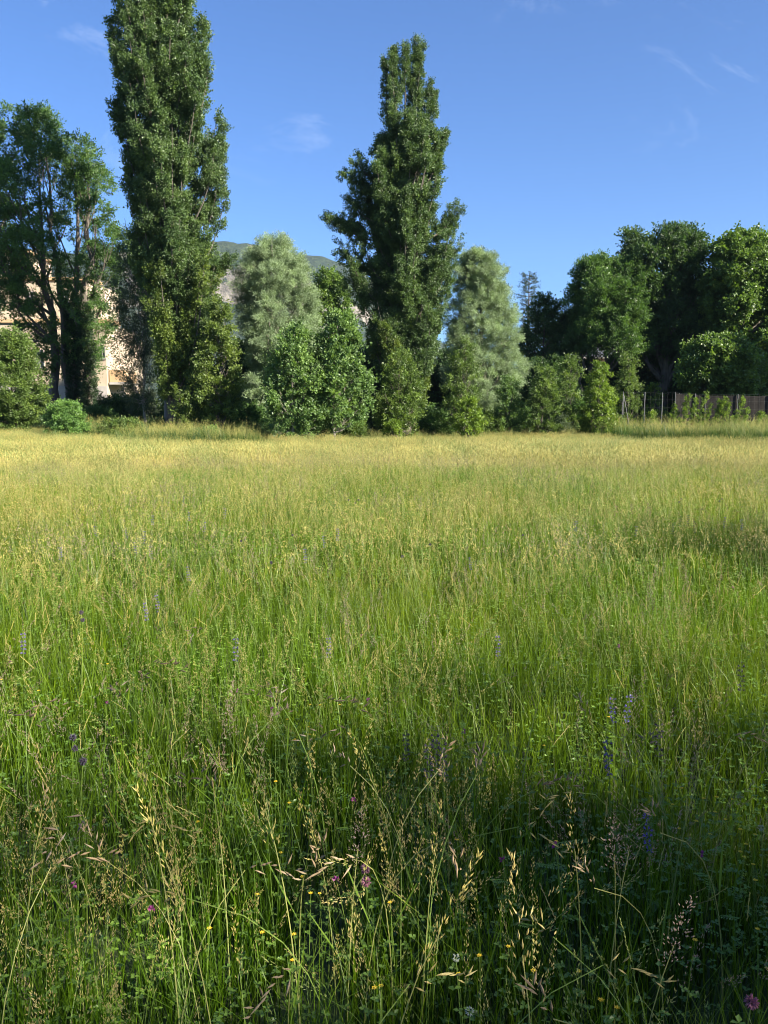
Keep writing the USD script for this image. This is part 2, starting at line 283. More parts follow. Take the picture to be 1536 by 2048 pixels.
SCREEN = plain_look('brown_windbreak_cloth', (0.013, 0.010, 0.008), (0.024, 0.018, 0.014), 4.0, 0.95)

def pbox(root_pos, px0, px1, py0, py1, D, depth, ground=False):
    a, b = pixel(px0, py0, D) - root_pos, pixel(px1, py1, D) - root_pos
    return box(a[0], b[0], D - root_pos[1], D - root_pos[1] + depth, -0.3 if ground else b[2], a[2])

hp = np.array([pixel(0, 850, 80)[0], 80, float(terrain(-36, 80))])
house = thing('apartment_building', 'ochre apartment building with stepped terraces behind the ash trunks', 'building', hp)
part(house, 'wall', join([pbox(hp, -320, 218, 645, 870, 80, 12, True)]), OCHRE)
part(house, 'wall', pbox(hp, -320, 181, 560, 644, 83, 9), OCHRE, label='set-back upper storey wall')
part(house, 'wall', pbox(hp, -320, 58, 505, 560, 86, 6), OCHRE, label='top storey wall')
part(house, 'roof_edge', pbox(hp, -322, 220, 638, 645, 79.8, 3.2), OCHRE_DEEP)
part(house, 'roof_edge', pbox(hp, -322, 183, 554, 560, 82.8, 3.2), OCHRE_DEEP)
part(house, 'roof_edge', pbox(hp, -322, 60, 500, 505, 85.8, 6.4), OCHRE_DEEP)
part(house, 'plinth', pbox(hp, -320, 217, 772, 870, 79.85, 0.15, True), CONCRETE)
for y0 in (740,):
    bal = part(house, 'balcony', pbox(hp, 218.4, 249, y0, y0 + 24, 80.4, 4.0), OCHRE_DEEP)
    part(bal, 'slab', pbox(hp, 218.4, 251, y0 + 24.2, y0 + 29, 80.2, 4.4), CONCRETE)
for (wx, wy, hw, hh, D) in [(80, 717, 9, 18, 80), (10, 717, 9, 18, 80), (-60, 717, 9, 18, 80), (-130, 717, 9, 18, 80), (150, 717, 8, 18, 80), (205, 705, 6, 12, 80), (130, 600, 9, 17, 83), (60, 600, 9, 17, 83), (-10, 605, 12, 20, 83), (-90, 600, 9, 17, 83), (20, 532, 8, 13, 86), (-60, 532, 8, 13, 86)]:
    fr = part(house, 'window', pbox(hp, wx - hw, wx + hw, wy - hh, wy + hh, D - 0.06, 0.057), CONCRETE)
    part(fr, 'pane', pbox(hp, wx - hw + 1.2, wx - 0.5, wy - hh + 1.2, wy + hh - 1.2, D - 0.075, 0.012), DARK_GLASS)
    part(fr, 'pane', pbox(hp, wx + 0.5, wx + hw - 1.2, wy - hh + 1.2, wy + hh - 1.2, D - 0.075, 0.012), DARK_GLASS)
    part(fr, 'sill', pbox(hp, wx - hw - 1, wx + hw + 1, wy + hh, wy + hh + 1.5, D - 0.16, 0.157), CONCRETE)

rp = np.array([pixel(1215, 850, 98)[0], 98, 0.0])
rh = thing('slate_roof_house', 'house with a grey slate roof and a salmon wall glimpsed through the right-hand trees', 'house', rp)
part(rh, 'wall', pbox(rp, 1150, 1310, 713, 850, 98, 8, True), BRICK)
e0, e1, rg = pixel(1138, 714, 97.5) - rp, pixel(1322, 714, 97.5) - rp, pixel(1150, 672, 102) - rp
def slab(q, th):
    q = np.asarray(q, float); n = unit(np.cross(q[1] - q[0], q[3] - q[0])); v = np.vstack([q, q - n * th])
    return v, np.array([[0, 1, 2], [0, 2, 3], [4, 6, 5], [4, 7, 6], [0, 4, 5], [0, 5, 1], [1, 5, 6], [1, 6, 2], [2, 6, 7], [2, 7, 3], [3, 7, 4], [3, 4, 0]])
rf = part(rh, 'roof', join([slab([[e0[0], e0[1], e0[2]], [e1[0], e1[1], e1[2]], [e1[0], rg[1], rg[2]], [e0[0], rg[1], rg[2]]], 0.2), slab([[e1[0], 9.0, e1[2]], [e0[0], 9.0, e0[2]], [e0[0], rg[1] + 0.01, rg[2]], [e1[0], rg[1] + 0.01, rg[2]]], 0.2)]), SLATE)
part(rf, 'chimney', pbox(rp, 1160, 1170, 664, 690, 99.5, 0.6), WHITE_PAINT)
part(rh, 'eave_board', pbox(rp, 1138, 1322, 714.5, 716.5, 97.45, 0.12), CONCRETE)
part(rh, 'corner_board', pbox(rp, 1151, 1158, 718.5, 850, 97.9, 0.08), WHITE_PAINT)
part(rh, 'window', pbox(rp, 1188, 1206, 728, 748, 97.94, 0.05), DARK_GLASS)
part(rh, 'window', pbox(rp, 1250, 1268, 728, 748, 97.94, 0.05), DARK_GLASS)

lp = np.array([pixel(1049, 850, 75)[0], 75, 0.0])
lv = thing('louvre_screen', 'white slatted screen showing beside the right foot of the silvery willow', 'screen', lp)
for px in (1037, 1061): part(lv, 'post', pbox(lp, px - 1, px + 1, 732, 850, 75, 0.08, True), WHITE_PAINT)
for k in range(7): part(lv, 'slat', pbox(lp, 1038.2, 1059.8, 734 + k * 3.6, 736 + k * 3.6, 75.01, 0.05), WHITE_PAINT)

# ------------------------------------------------------------------ wire fence on the right
fp = np.array([pixel(1247, 850, 62)[0], 62, float(terrain(17.5, 62))])
fence = thing('wire_fence', 'tall wire fence on galvanised posts with dark windbreak cloth at its right end', 'fence', fp)
fence_px = [(1247, 783, 62), (1290, 784, 61.6), (1325, 785, 61.3), (1351, 784, 61.0), (1359, 786, 63.5), (1391, 787, 60.7), (1411, 788, 60.5), (1476, 788, 59.8), (1540, 789, 59.2)]
fpos = []
for (px, py, D) in fence_px:
    t = pixel(px, py, D) - fp; fpos.append(t)
    part(fence, 'post', tube([[t[0], t[1], -0.2], [t[0], t[1], t[2]]], 0.026, 8), GALV, 40)
t = fpos[0]
for dx in (-0.16, 0.62): part(fence, 'brace', tube([[t[0] + dx, t[1] - 0.4 * abs(dx), -0.1], [t[0], t[1], t[2] - 0.15]], 0.018, 6), GALV, 40)
line = [fpos[k] for k in (0, 1, 2, 3, 5, 6, 7, 8)]
wires, vert = [], []
for f in (0.12, 0.3, 0.48, 0.66, 0.84, 0.985):
    wires.append(tube([[p_[0], p_[1] - 0.04, p_[2] * f] for p_ in line], 0.0028, 4))
for a_, b_ in zip(line[:-1], line[1:]):
    for u in np.arange(0.05, 1, 0.32 / max(0.5, np.linalg.norm(b_ - a_))):
        m_ = a_ * (1 - u) + b_ * u; vert.append(tube([[m_[0], m_[1] - 0.045, 0.05], [m_[0], m_[1] - 0.045, m_[2] * 0.98]], 0.0013, 3))
part(fence, 'wire_mesh', join(wires + vert), GALV, kind='stuff')
for a_, b_ in zip(line[3:-1], line[4:]):
    d_ = unit((b_ - a_) * [1, 1, 0]); nrm = np.array([d_[1], -d_[0], 0]) * -0.05
    p0, p1 = a_ + d_ * 0.05 + nrm, b_ - d_ * 0.05 + nrm
    n_ = 14; u = np.linspace(0, 1, n_)[:, None]; zz = np.linspace(0.05, 0.97, 6)
    base_ = p0 * (1 - u) + p1 * u; wav = 0.008 * np.sin(u * 21 + a_[0])
    V_ = np.stack([np.stack([base_[:, 0] + nrm[0] * 8 * wav[:, 0] * (1 + k), base_[:, 1] + wav[:, 0], base_[:, 2] * z_ - 0.03 * np.sin(u[:, 0] * 3.14)], 1) for k, z_ in enumerate(zz)], 1).reshape(-1, 3)
    i_, j_ = np.meshgrid(np.arange(n_ - 1), np.arange(5), indexing='ij'); q_ = (i_ * 6 + j_).ravel()
    F_ = np.stack([q_, q_ + 6, q_ + 7, q_ + 1], 1)
    part(fence, 'windbreak_cloth', (np.vstack([V_, V_ + [0, 0.012, 0]]), np.vstack([F_, F_[:, ::-1] + len(V_)])), SCREEN, True)

# ------------------------------------------------------------------ the air
AIR = usdkit.material(stage, L + 'thin_air', {"v": ("principled_volume", {"color": (0.62, 0.80, 1.0), "density": 0.00004, "anisotropy": 0.2})}, [], volume="v.volume")
tag(usdkit.mesh(stage, '/World/haze', box(-4100, 4100, -4050, 3450, -12, 640), AIR), 'thin blue haze that pales the mountain', 'haze', kind='stuff')

# ------------------------------------------------------------------ leaf sprays (sources for the crowns)
SPRAYS = {}
def leaf_faces(c, axis, normal, length, width, fold=0.25):
    """one folded leaf per row: base, left, tip, right -> two triangles on a midrib"""
    side = unit(np.cross(normal, axis)); n = unit(np.cross(axis, side))
    l, w = length[:, None], width[:, None]
    base, tip = c, c + axis * l
    mid = c + axis * l * 0.45
    left, right = mid + side * w / 2 + n * w * fold, mid - side * w / 2 + n * w * fold
    V = np.stack([base, left, tip, right], 1).reshape(-1, 3)
    k = np.arange(len(c))[:, None] * 4
    return V, np.vstack([k + [0, 1, 2], k + [0, 2, 3]])

def make_sprays(kind, look, n, length, width, twig, radius, seed, variants=3, flat=0.0, upness=0.8, droop=0.0):
    paths = []
    for v in range(variants):
        rng = np.random.default_rng(seed * 10 + v)
        root = f'/World/{kind}_spray_source_{v:03d}' if v else f'/World/{kind}_spray_source'
        stage.CreateClassPrim(root)
        nt = 5                                                       # side twigs
        tb = rng.uniform(0.0, 0.55, nt) * twig
        td = unit(np.stack([rng.normal(size=nt), rng.normal(size=nt) * (1 - flat), np.abs(rng.normal(size=nt)) * 0.7 + upness], 1))
        td[0] = (0, 0, 1); tb[0] = 0
        tl = rng.uniform(0.5, 1.0, nt) * twig * 0.62; tl[0] = twig
        k = rng.integers(0, nt, n)
        s = rng.uniform(0.12, 1.0, n)
        c = np.stack([np.zeros(n), np.zeros(n), tb[k]], 1) + td[k] * (s * tl[k])[:, None]
        off = rng.normal(size=(n, 3)); off[:, 1] *= (1 - flat * 0.8)
        c += unit(off) * (radius * rng.uniform(0.15, 1, n))[:, None]
        c[:, 2] -= droop * (c[:, 0] ** 2 + c[:, 1] ** 2)
        axis = unit(off * 0.7 + td[k] * 0.6 + rng.normal(size=(n, 3)) * 0.4 + np.array([0, 0, -0.9 * droop]))
        normal = unit(np.array([0, 0, 0.9]) + off * 0.35 + rng.normal(size=(n, 3)) * 0.55)
        V, F = leaf_faces(c, axis, normal, rng.uniform(0.7, 1.25, n) * length, rng.uniform(0.7, 1.2, n) * width)
        usdkit.mesh(stage, root + '/leaves', (V, F), look)
        paths.append(root)
    SPRAYS[kind] = paths

make_sprays('poplar', LEAF['poplar'], 64, 0.108, 0.10, 0.62, 0.16, 1)
make_sprays('poplar_low', LEAF['poplar_low'], 44, 0.12, 0.11, 0.60, 0.16, 2)
make_sprays('maple', LEAF['maple'], 38, 0.135, 0.125, 0.62, 0.17, 3, flat=0.45, upness=0.5)
make_sprays('willow', LEAF['willow'], 120, 0.125, 0.034, 0.70, 0.16, 4)
make_sprays('ash', LEAF['ash'], 46, 0.17, 0.085, 0.80, 0.22, 5, flat=0.3)
make_sprays('hornbeam', LEAF['hornbeam'], 34, 0.135, 0.10, 0.55, 0.16, 6, flat=0.3)
make_sprays('yellow', LEAF['yellow'], 34, 0.13, 0.10, 0.50, 0.13, 7)
make_sprays('bright', LEAF['bright'], 36, 0.11, 0.095, 0.50, 0.14, 8)
make_sprays('dark', LEAF['dark'], 42, 0.17, 0.12, 0.85, 0.24, 9, flat=0.3)
make_sprays('chestnut', LEAF['chestnut'], 34, 0.20, 0.15, 0.75, 0.20, 10, flat=0.4)
make_sprays('grey', LEAF['grey'], 44, 0.11, 0.07, 0.70, 0.20, 11)
make_sprays('ivy', LEAF['ivy'], 40, 0.09, 0.085, 0.30, 0.18, 12)
make_sprays('conifer', LEAF['conifer'], 80, 0.16, 0.030, 0.9, 0.09, 13, flat=0.7, upness=1.0)

# ------------------------------------------------------------------ trees
def add_crown(root, kind, pos, axis, size, rng, name='crown'):
    pos, axis = np.asarray(pos), np.asarray(axis)
    q = quats(axis, rng.uniform(0, 2 * np.pi, len(pos)))
    return scatter(numbered(f'{root.GetPath()}/{name}'), SPRAYS[kind], pos, q, size, rng.integers(0, len(SPRAYS[kind]), len(pos)))

def bend(a, b, rng, n=6, sag=0.12, up=0.0):
    t = np.linspace(0, 1, n)[:, None]
    a, b = np.asarray(a, float), np.asarray(b, float)
    L_ = np.linalg.norm(b - a)
    mid = (a + b) / 2 + rng.normal(size=3) * L_ * sag * 0.6 + np.array([b[0] - a[0], b[1] - a[1], 0]) * 0.15 + np.array([0, 0, -up * L_])
    return a * (1 - t) ** 2 + 2 * mid * t * (1 - t) + b * t ** 2

def place(px, D):
    x = pixel(px, 850, D)[0]
    return np.array([x, D, float(terrain(x, D))])

def broad_tree(name, label, group, px, D, outline, kind, seed, lobes=34, rho=(0.20, 0.34), density=20, spray=1.0, trunks=None, trunk_r=None, clear=0.12, ydepth=0.95, cat='tree', bark=None, fill=(0.5, 1.0), sparse=0.0, light_top=None, limbs=True):
    """outline: rows (py, px_left, px_right) of the crown, top to bottom, as the photograph shows it at depth D"""
    rng = np.random.default_rng(seed)
    base = place(px, D)
    root = thing(name, label, cat, base, group=group)
    rows = sorted(outline)
    z = np.array([pixel(768, r[0], D)[2] for r in rows])[::-1] - base[2]
    mpp = D / FOC
    left = np.array([(px - r[1]) * mpp for r in rows])[::-1]; right = np.array([(r[2] - px) * mpp for r in rows])[::-1]
    H = z[-1]; W = (left + right).max() / 2
    # lobes
    ztab = np.linspace(z[0], z[-1], 200); wt = np.interp(ztab, z, left + right) + 0.25 * W; cum = np.cumsum(wt); cum /= cum[-1]
    zc = np.interp((np.arange(lobes) + rng.uniform(0, 1, lobes)) / lobes, cum, ztab)
    phi = np.arange(lobes) * 2.39996 + rng.uniform(-0.5, 0.5, lobes)
    rl, rr = np.interp(zc, z, left), np.interp(zc, z, right)
    cx, hw = (rr - rl) / 2, (rr + rl) / 2
    lobe_r = rng.uniform(rho[0], rho[1], lobes) * W
    lobe_r = np.minimum(lobe_r, hw * 0.75 + 0.25)
    u = np.sqrt(rng.uniform(fill[0] ** 2, fill[1] ** 2, lobes))
    reach = np.maximum(hw - lobe_r * 0.95 - 0.12, 0.02) * u
    C = np.stack([cx + np.cos(phi) * reach, np.sin(phi) * reach * ydepth, np.minimum(zc, H - lobe_r * 0.8 - 0.25)], 1)
    C[:, 2] = np.maximum(C[:, 2], z[0] + lobe_r * 0.35)
    P, A, S = [], [], []
    for c, r in zip(C, lobe_r):
        n = max(6, int(density * r * r * 4 * rng.uniform(0.75, 1.25)))
        d = unit(rng.normal(size=(n, 3)) + np.array([0, 0, 0.25]))
        rad = r * rng.uniform(0.35, 1.0, n) ** 0.5
        p = c + d * rad[:, None] * np.array([1, 1, 0.8])
        keep = meshkit.noise(p * 1.3 / max(0.35, r), seed) > 0.32 + sparse
        out = np.stack([p[:, 0] - np.interp(p[:, 2], z, (right - left) / 2), p[:, 1], p[:, 2] * 0], 1)
        a = d * 0.9 + unit(out) * 0.5 + np.array([0, 0, 0.35]) + rng.normal(size=(n, 3)) * 0.3
        P.append(p[keep]); A.append(a[keep]); S.append(rng.uniform(0.7, 1.2, keep.sum()) * spray)
    P, A, S = np.vstack(P), np.vstack(A), np.concatenate(S)
    ok = P[:, 2] > 0.1
    add_crown(root, kind, P[ok], A[ok], S[ok], rng)
    # trunk(s) and limbs
    tr = trunk_r or max(0.03, 0.018 * H)
    stems = trunks or [(0, 0, 0, 0)]
    parts = []
    tops = []
    for (bx, by, tx, ty) in stems:
        p0, p1 = np.array([bx, by, -0.15]), np.array([tx, ty, H * 0.86])
        t = np.linspace(0, 1, 12)[:, None]
        pts = p0 * (1 - t) + p1 * t + np.concatenate([rng.normal(size=(12, 2)) * 0.012 * H * (t * (1 - t) * 3), np.zeros((12, 1))], 1)
        rads = tr * (1 - 0.9 * t[:, 0]) * (1 + 0.5 * np.exp(-t[:, 0] * 25)) / math.sqrt(len(stems)) ** 0.6
        parts.append(tube(pts, rads, 8)); tops.append((pts, rads))
    part(root, 'trunk', join(parts), bark or BARK, True)
    if limbs:
        lim = []
        for c, r in zip(C, lobe_r):
            pts, rads = tops[int(np.argmin([np.abs(tp[:, :2].mean(0) - c[:2]).sum() for tp, _ in tops]))]
            hz = np.clip(c[2] - 0.55 * np.hypot(c[0], c[1]) - 0.1 * H, H * clear, H * 0.8)
            k = np.interp(hz, pts[:, 2], np.arange(len(pts))); k0 = int(k)
            a = pts[k0] + (pts[min(k0 + 1, 11)] - pts[k0]) * (k - k0)
            ra = np.interp(hz, pts[:, 2], rads)
            path = bend(a, c, rng, 6, up=0.06)
            lim.append(tube(path, np.linspace(max(0.012, ra * 0.5), 0.010, 6), 5))
            for _ in range(3):
                e = c + unit(rng.normal(size=3) + [0, 0, 0.4]) * r * 0.75
                lim.append(tube(bend(path[3], e, rng, 4), np.linspace(max(0.010, ra * 0.2), 0.005, 4), 4))
        part(root, 'limbs', join(lim), bark or BARK, True, kind='stuff')
    return root, base, H

def poplar_tree(label, px, D, outline, seed, plumes, extra=(), per=66, group=None, lowmix=0.35, lean=0.0, leader_tips=(), inset=0.34):
    rng = np.random.default_rng(seed)
    base = place(px, D)
    root = thing('poplar_tree', label, 'tree', base, group=group)
    rows = sorted(outline)
    z = np.array([pixel(768, r[0], D)[2] for r in rows])[::-1] - base[2]
    mpp = D / FOC
    left = np.array([(px - r[1]) * mpp for r in rows])[::-1]; right = np.array([(r[2] - px) * mpp for r in rows])[::-1]
    H = z[-1]
    t = np.linspace(0, 1, 16)
    tp = np.stack([lean * t + 0.12 * np.sin(t * 5), 0.1 * np.cos(t * 4), t * H * 0.96 - 0.15], 1)
    trr = 0.52 * (1 - t) ** 0.9 * (1 + 0.6 * np.exp(-t * 30)) + 0.015
    part(root, 'trunk', tube(tp, trr, 10), BARK, True)
    P, A, S, lim = [], [], [], []
    P2, A2, S2 = [], [], []
    def plume(zb, zt, phi, u, w, n, low):
        xm = np.interp(zt * 0.85 + zb * 0.15, z, (right - left) / 2); hw = max(0.25, np.interp(zt * 0.8 + zb * 0.2, z, (left + right) / 2) - inset)
        a = np.array([np.interp(zb, tp[:, 2], tp[:, 0]), np.interp(zb, tp[:, 2], tp[:, 1]), zb])
        tip = np.array([xm + math.cos(phi) * hw * u, math.sin(phi) * hw * u, zt])
        s = np.linspace(0, 1, 8)[:, None]
        ctrl = np.array([a[0] * 0.15 + tip[0] * 0.85, a[1] * 0.15 + tip[1] * 0.85, zb + (zt - zb) * 0.30])
        path = a * (1 - s) ** 2 + 2 * ctrl * s * (1 - s) + tip * s ** 2
        lim.append(tube(path, np.linspace(0.075, 0.010, 8) * (0.7 + 0.5 * w), 5))
        ss = rng.uniform(0.14, 1.0, n) ** 0.85
        k = ss * 7; k0 = np.minimum(k.astype(int), 6); f = (k - k0)[:, None]
        c = path[k0] * (1 - f) + path[k0 + 1] * f
        tan = unit(path[k0 + 1] - path[k0])
        off = unit(rng.normal(size=(n, 3)) * [1, 1, 0.35])
        rad = w * (0.12 + 0.95 * np.clip(1.02 - ss, 0, 1) ** 0.75) * rng.uniform(0.25, 1, n) ** 0.6
        p = c + off * rad[:, None]
        ax = tan * 0.9 + off * 0.75 + np.array([0, 0, 0.3]) + rng.normal(size=(n, 3)) * 0.22
        keep = meshkit.noise(p * 1.1, seed) > 0.33
        tgt = (P2, A2, S2) if low else (P, A, S)
        tgt[0].append(p[keep]); tgt[1].append(ax[keep]); tgt[2].append(rng.uniform(0.65, 1.15, keep.sum()))
    for i in range(plumes):
        f = (i + rng.uniform(0, 1)) / plumes
        zb = H * (0.03 + 0.80 * f ** 1.05)
        Lp = rng.uniform(0.14, 0.27) * H * (1 - 0.35 * f)
        zt = min(zb + Lp, H * 0.995)
        phi = i * 2.39996 + rng.uniform(-0.6, 0.6)
        plume(zb, zt, phi, rng.uniform(0.5, 1.0), rng.uniform(0.42, 0.80), per, zt < H * lowmix and rng.uniform() < 0.75)
    for i in range(plumes // 2):                                  # the inner shoots round the trunk
        f = rng.uniform(0.05, 0.8)
        plume(H * f, H * min(0.97, f + rng.uniform(0.12, 0.2)), rng.uniform(0, 6.28), rng.uniform(0.1, 0.55), rng.uniform(0.5, 0.8), per // 2, False)
    for (tx, ty, bz) in leader_tips:                              # the separate leaders at the very top, (px, py) of each tip
        tipw = pixel(tx, ty, D) - base
        n = int(per * 1.5)
        a = np.array([tp[12, 0] * 0.3 + tipw[0] * 0.7, rng.normal() * 0.4, tipw[2] - bz]); s = np.linspace(0, 1, 6)[:, None]
        path = a * (1 - s) + tipw * s + rng.normal(size=(6, 3)) * 0.05
        lim.append(tube(np.vstack([tp[10], path]), np.linspace(0.07, 0.008, 7), 5))
        ss = rng.uniform(0, 1, n); c = a * (1 - ss[:, None]) + tipw * ss[:, None]
        off = unit(rng.normal(size=(n, 3)) * [1, 1, 0.3]); p = c + off * ((0.30 + 0.22 * (1 - ss)) * np.sqrt(1.05 - ss) * rng.uniform(0.2, 1, n))[:, None]
        P.append(p); A.append(off * 0.6 + [0, 0, 1.0]); S.append(rng.uniform(0.55, 0.95, n))
    for (x1, y1, x2, y2, w) in extra:                             # single boughs that stick out of the outline, pixels of foot and tip
        a, b = pixel(x1, y1, D) - base, pixel(x2, y2, D) - base
        path = bend(a, b, rng, 7, 0.1, up=0.12); lim.append(tube(path, np.linspace(0.07, 0.012, 7), 5))
        n = int(26 * np.linalg.norm(b - a)); ss = rng.uniform(0.25, 1, n); k = ss * 6; k0 = np.minimum(k.astype(int), 5); f = (k - k0)[:, None]
        c = path[k0] * (1 - f) + path[k0 + 1] * f; off = unit(rng.normal(size=(n, 3)))
        P.append(c + off * (w * rng.uniform(0.1, 1, n))[:, None]); A.append(off * 0.5 + unit(b - a) * 0.6 + [0, 0, 0.4]); S.append(rng.uniform(0.6, 1.0, n))
    part(root, 'limbs', join(lim), BARK, True, kind='stuff')
    add_crown(root, 'poplar', np.vstack(P), np.vstack(A), np.concatenate(S), rng)
    if P2:
        add_crown(root, 'poplar_low', np.vstack(P2), np.vstack(A2), np.concatenate(S2), rng, 'lower_foliage')
    return root, base, H

# the two Lombardy poplars
poplar_tree('tallest columnar poplar, cut off by the top of the picture, left of the grey-green willow', 345, 52,
            [(-210, 335, 350), (-130, 290, 400), (-40, 250, 428), (60, 228, 448), (190, 216, 478), (330, 228, 474), (450, 250, 466), (560, 270, 464), (680, 295, 440), (800, 310, 420), (860, 325, 385)], 11, 165,
            extra=[(420, 560, 458, 520, 0.4), (340, 840, 372, 815, 0.4)], inset=0.30)
poplar_tree('columnar poplar standing alone in the middle, with a forked feathery top', 806, 60,
            [(205, 775, 860), (245, 750, 876), (290, 738, 886), (330, 716, 892), (420, 698, 912), (510, 684, 914), (600, 700, 908), (700, 735, 885), (790, 760, 860), (862, 790, 825)], 23, 150,
            extra=[(775, 400, 688, 350, 0.5), (780, 380, 712, 322, 0.5), (770, 450, 700, 392, 0.6), (760, 470, 652, 434, 0.45), (765, 500, 690, 445, 0.7), (765, 560, 688, 500, 0.8), (770, 620, 700, 555, 0.8), (860, 560, 916, 495, 0.6), (850, 480, 912, 415, 0.6)],
            leader_tips=[(834, 78, 5.5), (843, 86, 6.0), (838, 100, 4.0), (812, 90, 3.2), (790, 97, 4.5), (783, 112, 4.5), (768, 124, 5.0), (860, 165, 4.0), (871, 185, 3.5), (893, 265, 2.5)])

# the big trees on the left, in front of the ochre building
def mt(*px): return [((a - px[0]) * 0.036, (b) * 1.0, (c - px[0]) * 0.036, d) for a, b, c, d in px[1:]]
broad_tree('ash_tree', 'big many-stemmed ash tree left of the tallest poplar, ivy on its trunks', None, 130, 62,
           [(222, 60, 140), (262, 0, 190), (310, -20, 238), (400, -40, 252), (500, -30, 262), (600, 0, 248), (680, 30, 225), (735, 70, 210)], 'ash', 31, 56, (0.14, 0.26), 12, 1.05,
           trunks=mt(130, (118, 0, 95, 0.5), (140, 0.5, 120, -0.5), (150, -0.3, 165, 1.0), (172, 0.4, 205, -0.8)), trunk_r=0.62, sparse=0.085, clear=0.3, fill=(0.6, 1.0))
broad_tree('ash_tree', 'tall ash tree cut off by the left edge of the picture', None, -40, 65,
           [(212, -60, 30), (240, -120, 62), (320, -150, 70), (450, -160, 75), (560, -140, 60), (620, -100, 30)], 'ash', 32, 42, (0.15, 0.27), 12, 1.05, trunk_r=0.45, sparse=0.05, clear=0.3)
def ivy(px, py0, py1, D, w, seed, label):
    rng = np.random.default_rng(seed)
    base = place(px, D); n = int((py1 - py0) * 1.5)
    root = thing('ivy', label, 'ivy', base)
    zz = np.array([pixel(px, y, D)[2] - base[2] for y in rng.uniform(py0, py1, n)])
    d = unit(np.stack([rng.normal(size=n), rng.normal(size=n), rng.normal(size=n) * 0.2], 1))
    add_crown(root, 'ivy', d * (w * rng.uniform(0.5, 1, n))[:, None] + np.stack([zz * 0, zz * 0, zz], 1), d + [0, 0, 0.3], rng.uniform(0.8, 1.3, n), rng, 'leaves')
ivy(152, 600, 850, 61.5, 0.32, 1, 'dark ivy wrapping the middle trunk of the left ash tree')
ivy(178, 620, 850, 61.0, 0.42, 2, 'dark ivy column climbing the right-hand trunk of the left ash tree')

broad_tree('birch_tree', 'thin grey-leaved tree with a pale stem between the ash and the tallest poplar', None, 290, 56,
           [(470, 262, 300), (540, 235, 320), (620, 225, 330), (700, 235, 325), (780, 240, 325), (830, 250, 322)], 'grey', 33, 52, (0.24, 0.38), 17, 1.0, trunk_r=0.10, bark=BARK_PALE, sparse=0.02, clear=0.2)
broad_tree('hornbeam_tree', 'bushy pale green tree at the left edge in front of the ochre wall', None, 30, 54,
           [(655, 18, 48), (690, -10, 75), (740, -40, 100), (790, -60, 100), (840, -60, 85), (858, -40, 70)], 'hornbeam', 34, 26, (0.22, 0.36), 24, 1.0, trunk_r=0.09, clear=0.15)
broad_tree('poplar_sucker', 'yellowish green poplar shoots crowded beside the tallest poplar, on its right', None, 445, 50,
           [(590, 438, 456), (640, 425, 476), (680, 402, 486), (750, 385, 488), (820, 382, 480), (855, 392, 470)], 'poplar_low', 35, 30, (0.20, 0.32), 26, 1.0, trunk_r=0.10, clear=0.1, cat='tree')
broad_tree('poplar_sucker', 'short bright tuft of shoots growing from the foot of the tallest poplar', None, 362, 49.5,
           [(770, 352, 374), (800, 342, 386), (830, 345, 384), (858, 350, 380)], 'poplar_low', 36, 10, (0.3, 0.5), 30, 0.9, trunk_r=0.03, cat='shrub')
# willows
broad_tree('willow_tree', 'silvery grey-green willow left of the middle poplar', None, 555, 58.5,
           [(474, 525, 560), (492, 500, 600), (540, 482, 622), (600, 474, 640), (660, 470, 650), (720, 475, 655), (790, 485, 650), (850, 500, 630)], 'willow', 41, 60, (0.17, 0.28), 26, 1.05, trunk_r=0.4, bark=BARK_PALE, clear=0.15)
broad_tree('willow_tree', 'silvery grey-green willow right of the middle poplar', None, 960, 66,
           [(503, 930, 965), (540, 905, 1005), (600, 895, 1030), (660, 888, 1034), (720, 880, 1052), (780, 885, 1045), (850, 900, 1010)], 'willow', 42, 60, (0.17, 0.28), 26, 1.0, trunk_r=0.4, bark=BARK_PALE, clear=0.15)
broad_tree('lime_tree', 'green tree with a rounded top behind the willow and the middle poplar', None, 665, 86,
           [(540, 645, 672), (570, 625, 695), (620, 612, 708), (680, 606, 715), (760, 610, 712), (840, 620, 700)], 'chestnut', 43, 34, (0.2, 0.32), 18, 1.15, trunk_r=0.3)
# young maples in front
broad_tree('maple_tree', 'left one of two young bright green maples at the meadow edge', 'young maples', 588, 47,
           [(648, 578, 604), (690, 552, 622), (740, 530, 640), (790, 518, 660), (840, 528, 662), (872, 550, 640)], 'maple', 51, 46, (0.15, 0.29), 24, 1.0, trunk_r=0.08, bark=BARK_PALE, clear=0.1)
broad_tree('maple_tree', 'right one of two young bright green maples, thin trunk showing at its foot', 'young maples', 668, 47.5,
           [(626, 676, 696), (660, 650, 715), (710, 625, 730), (770, 622, 746), (820, 640, 744), (850, 650, 725)], 'maple', 52, 46, (0.15, 0.29), 24, 1.0, trunk_r=0.08, bark=BARK_PALE, clear=0.12)
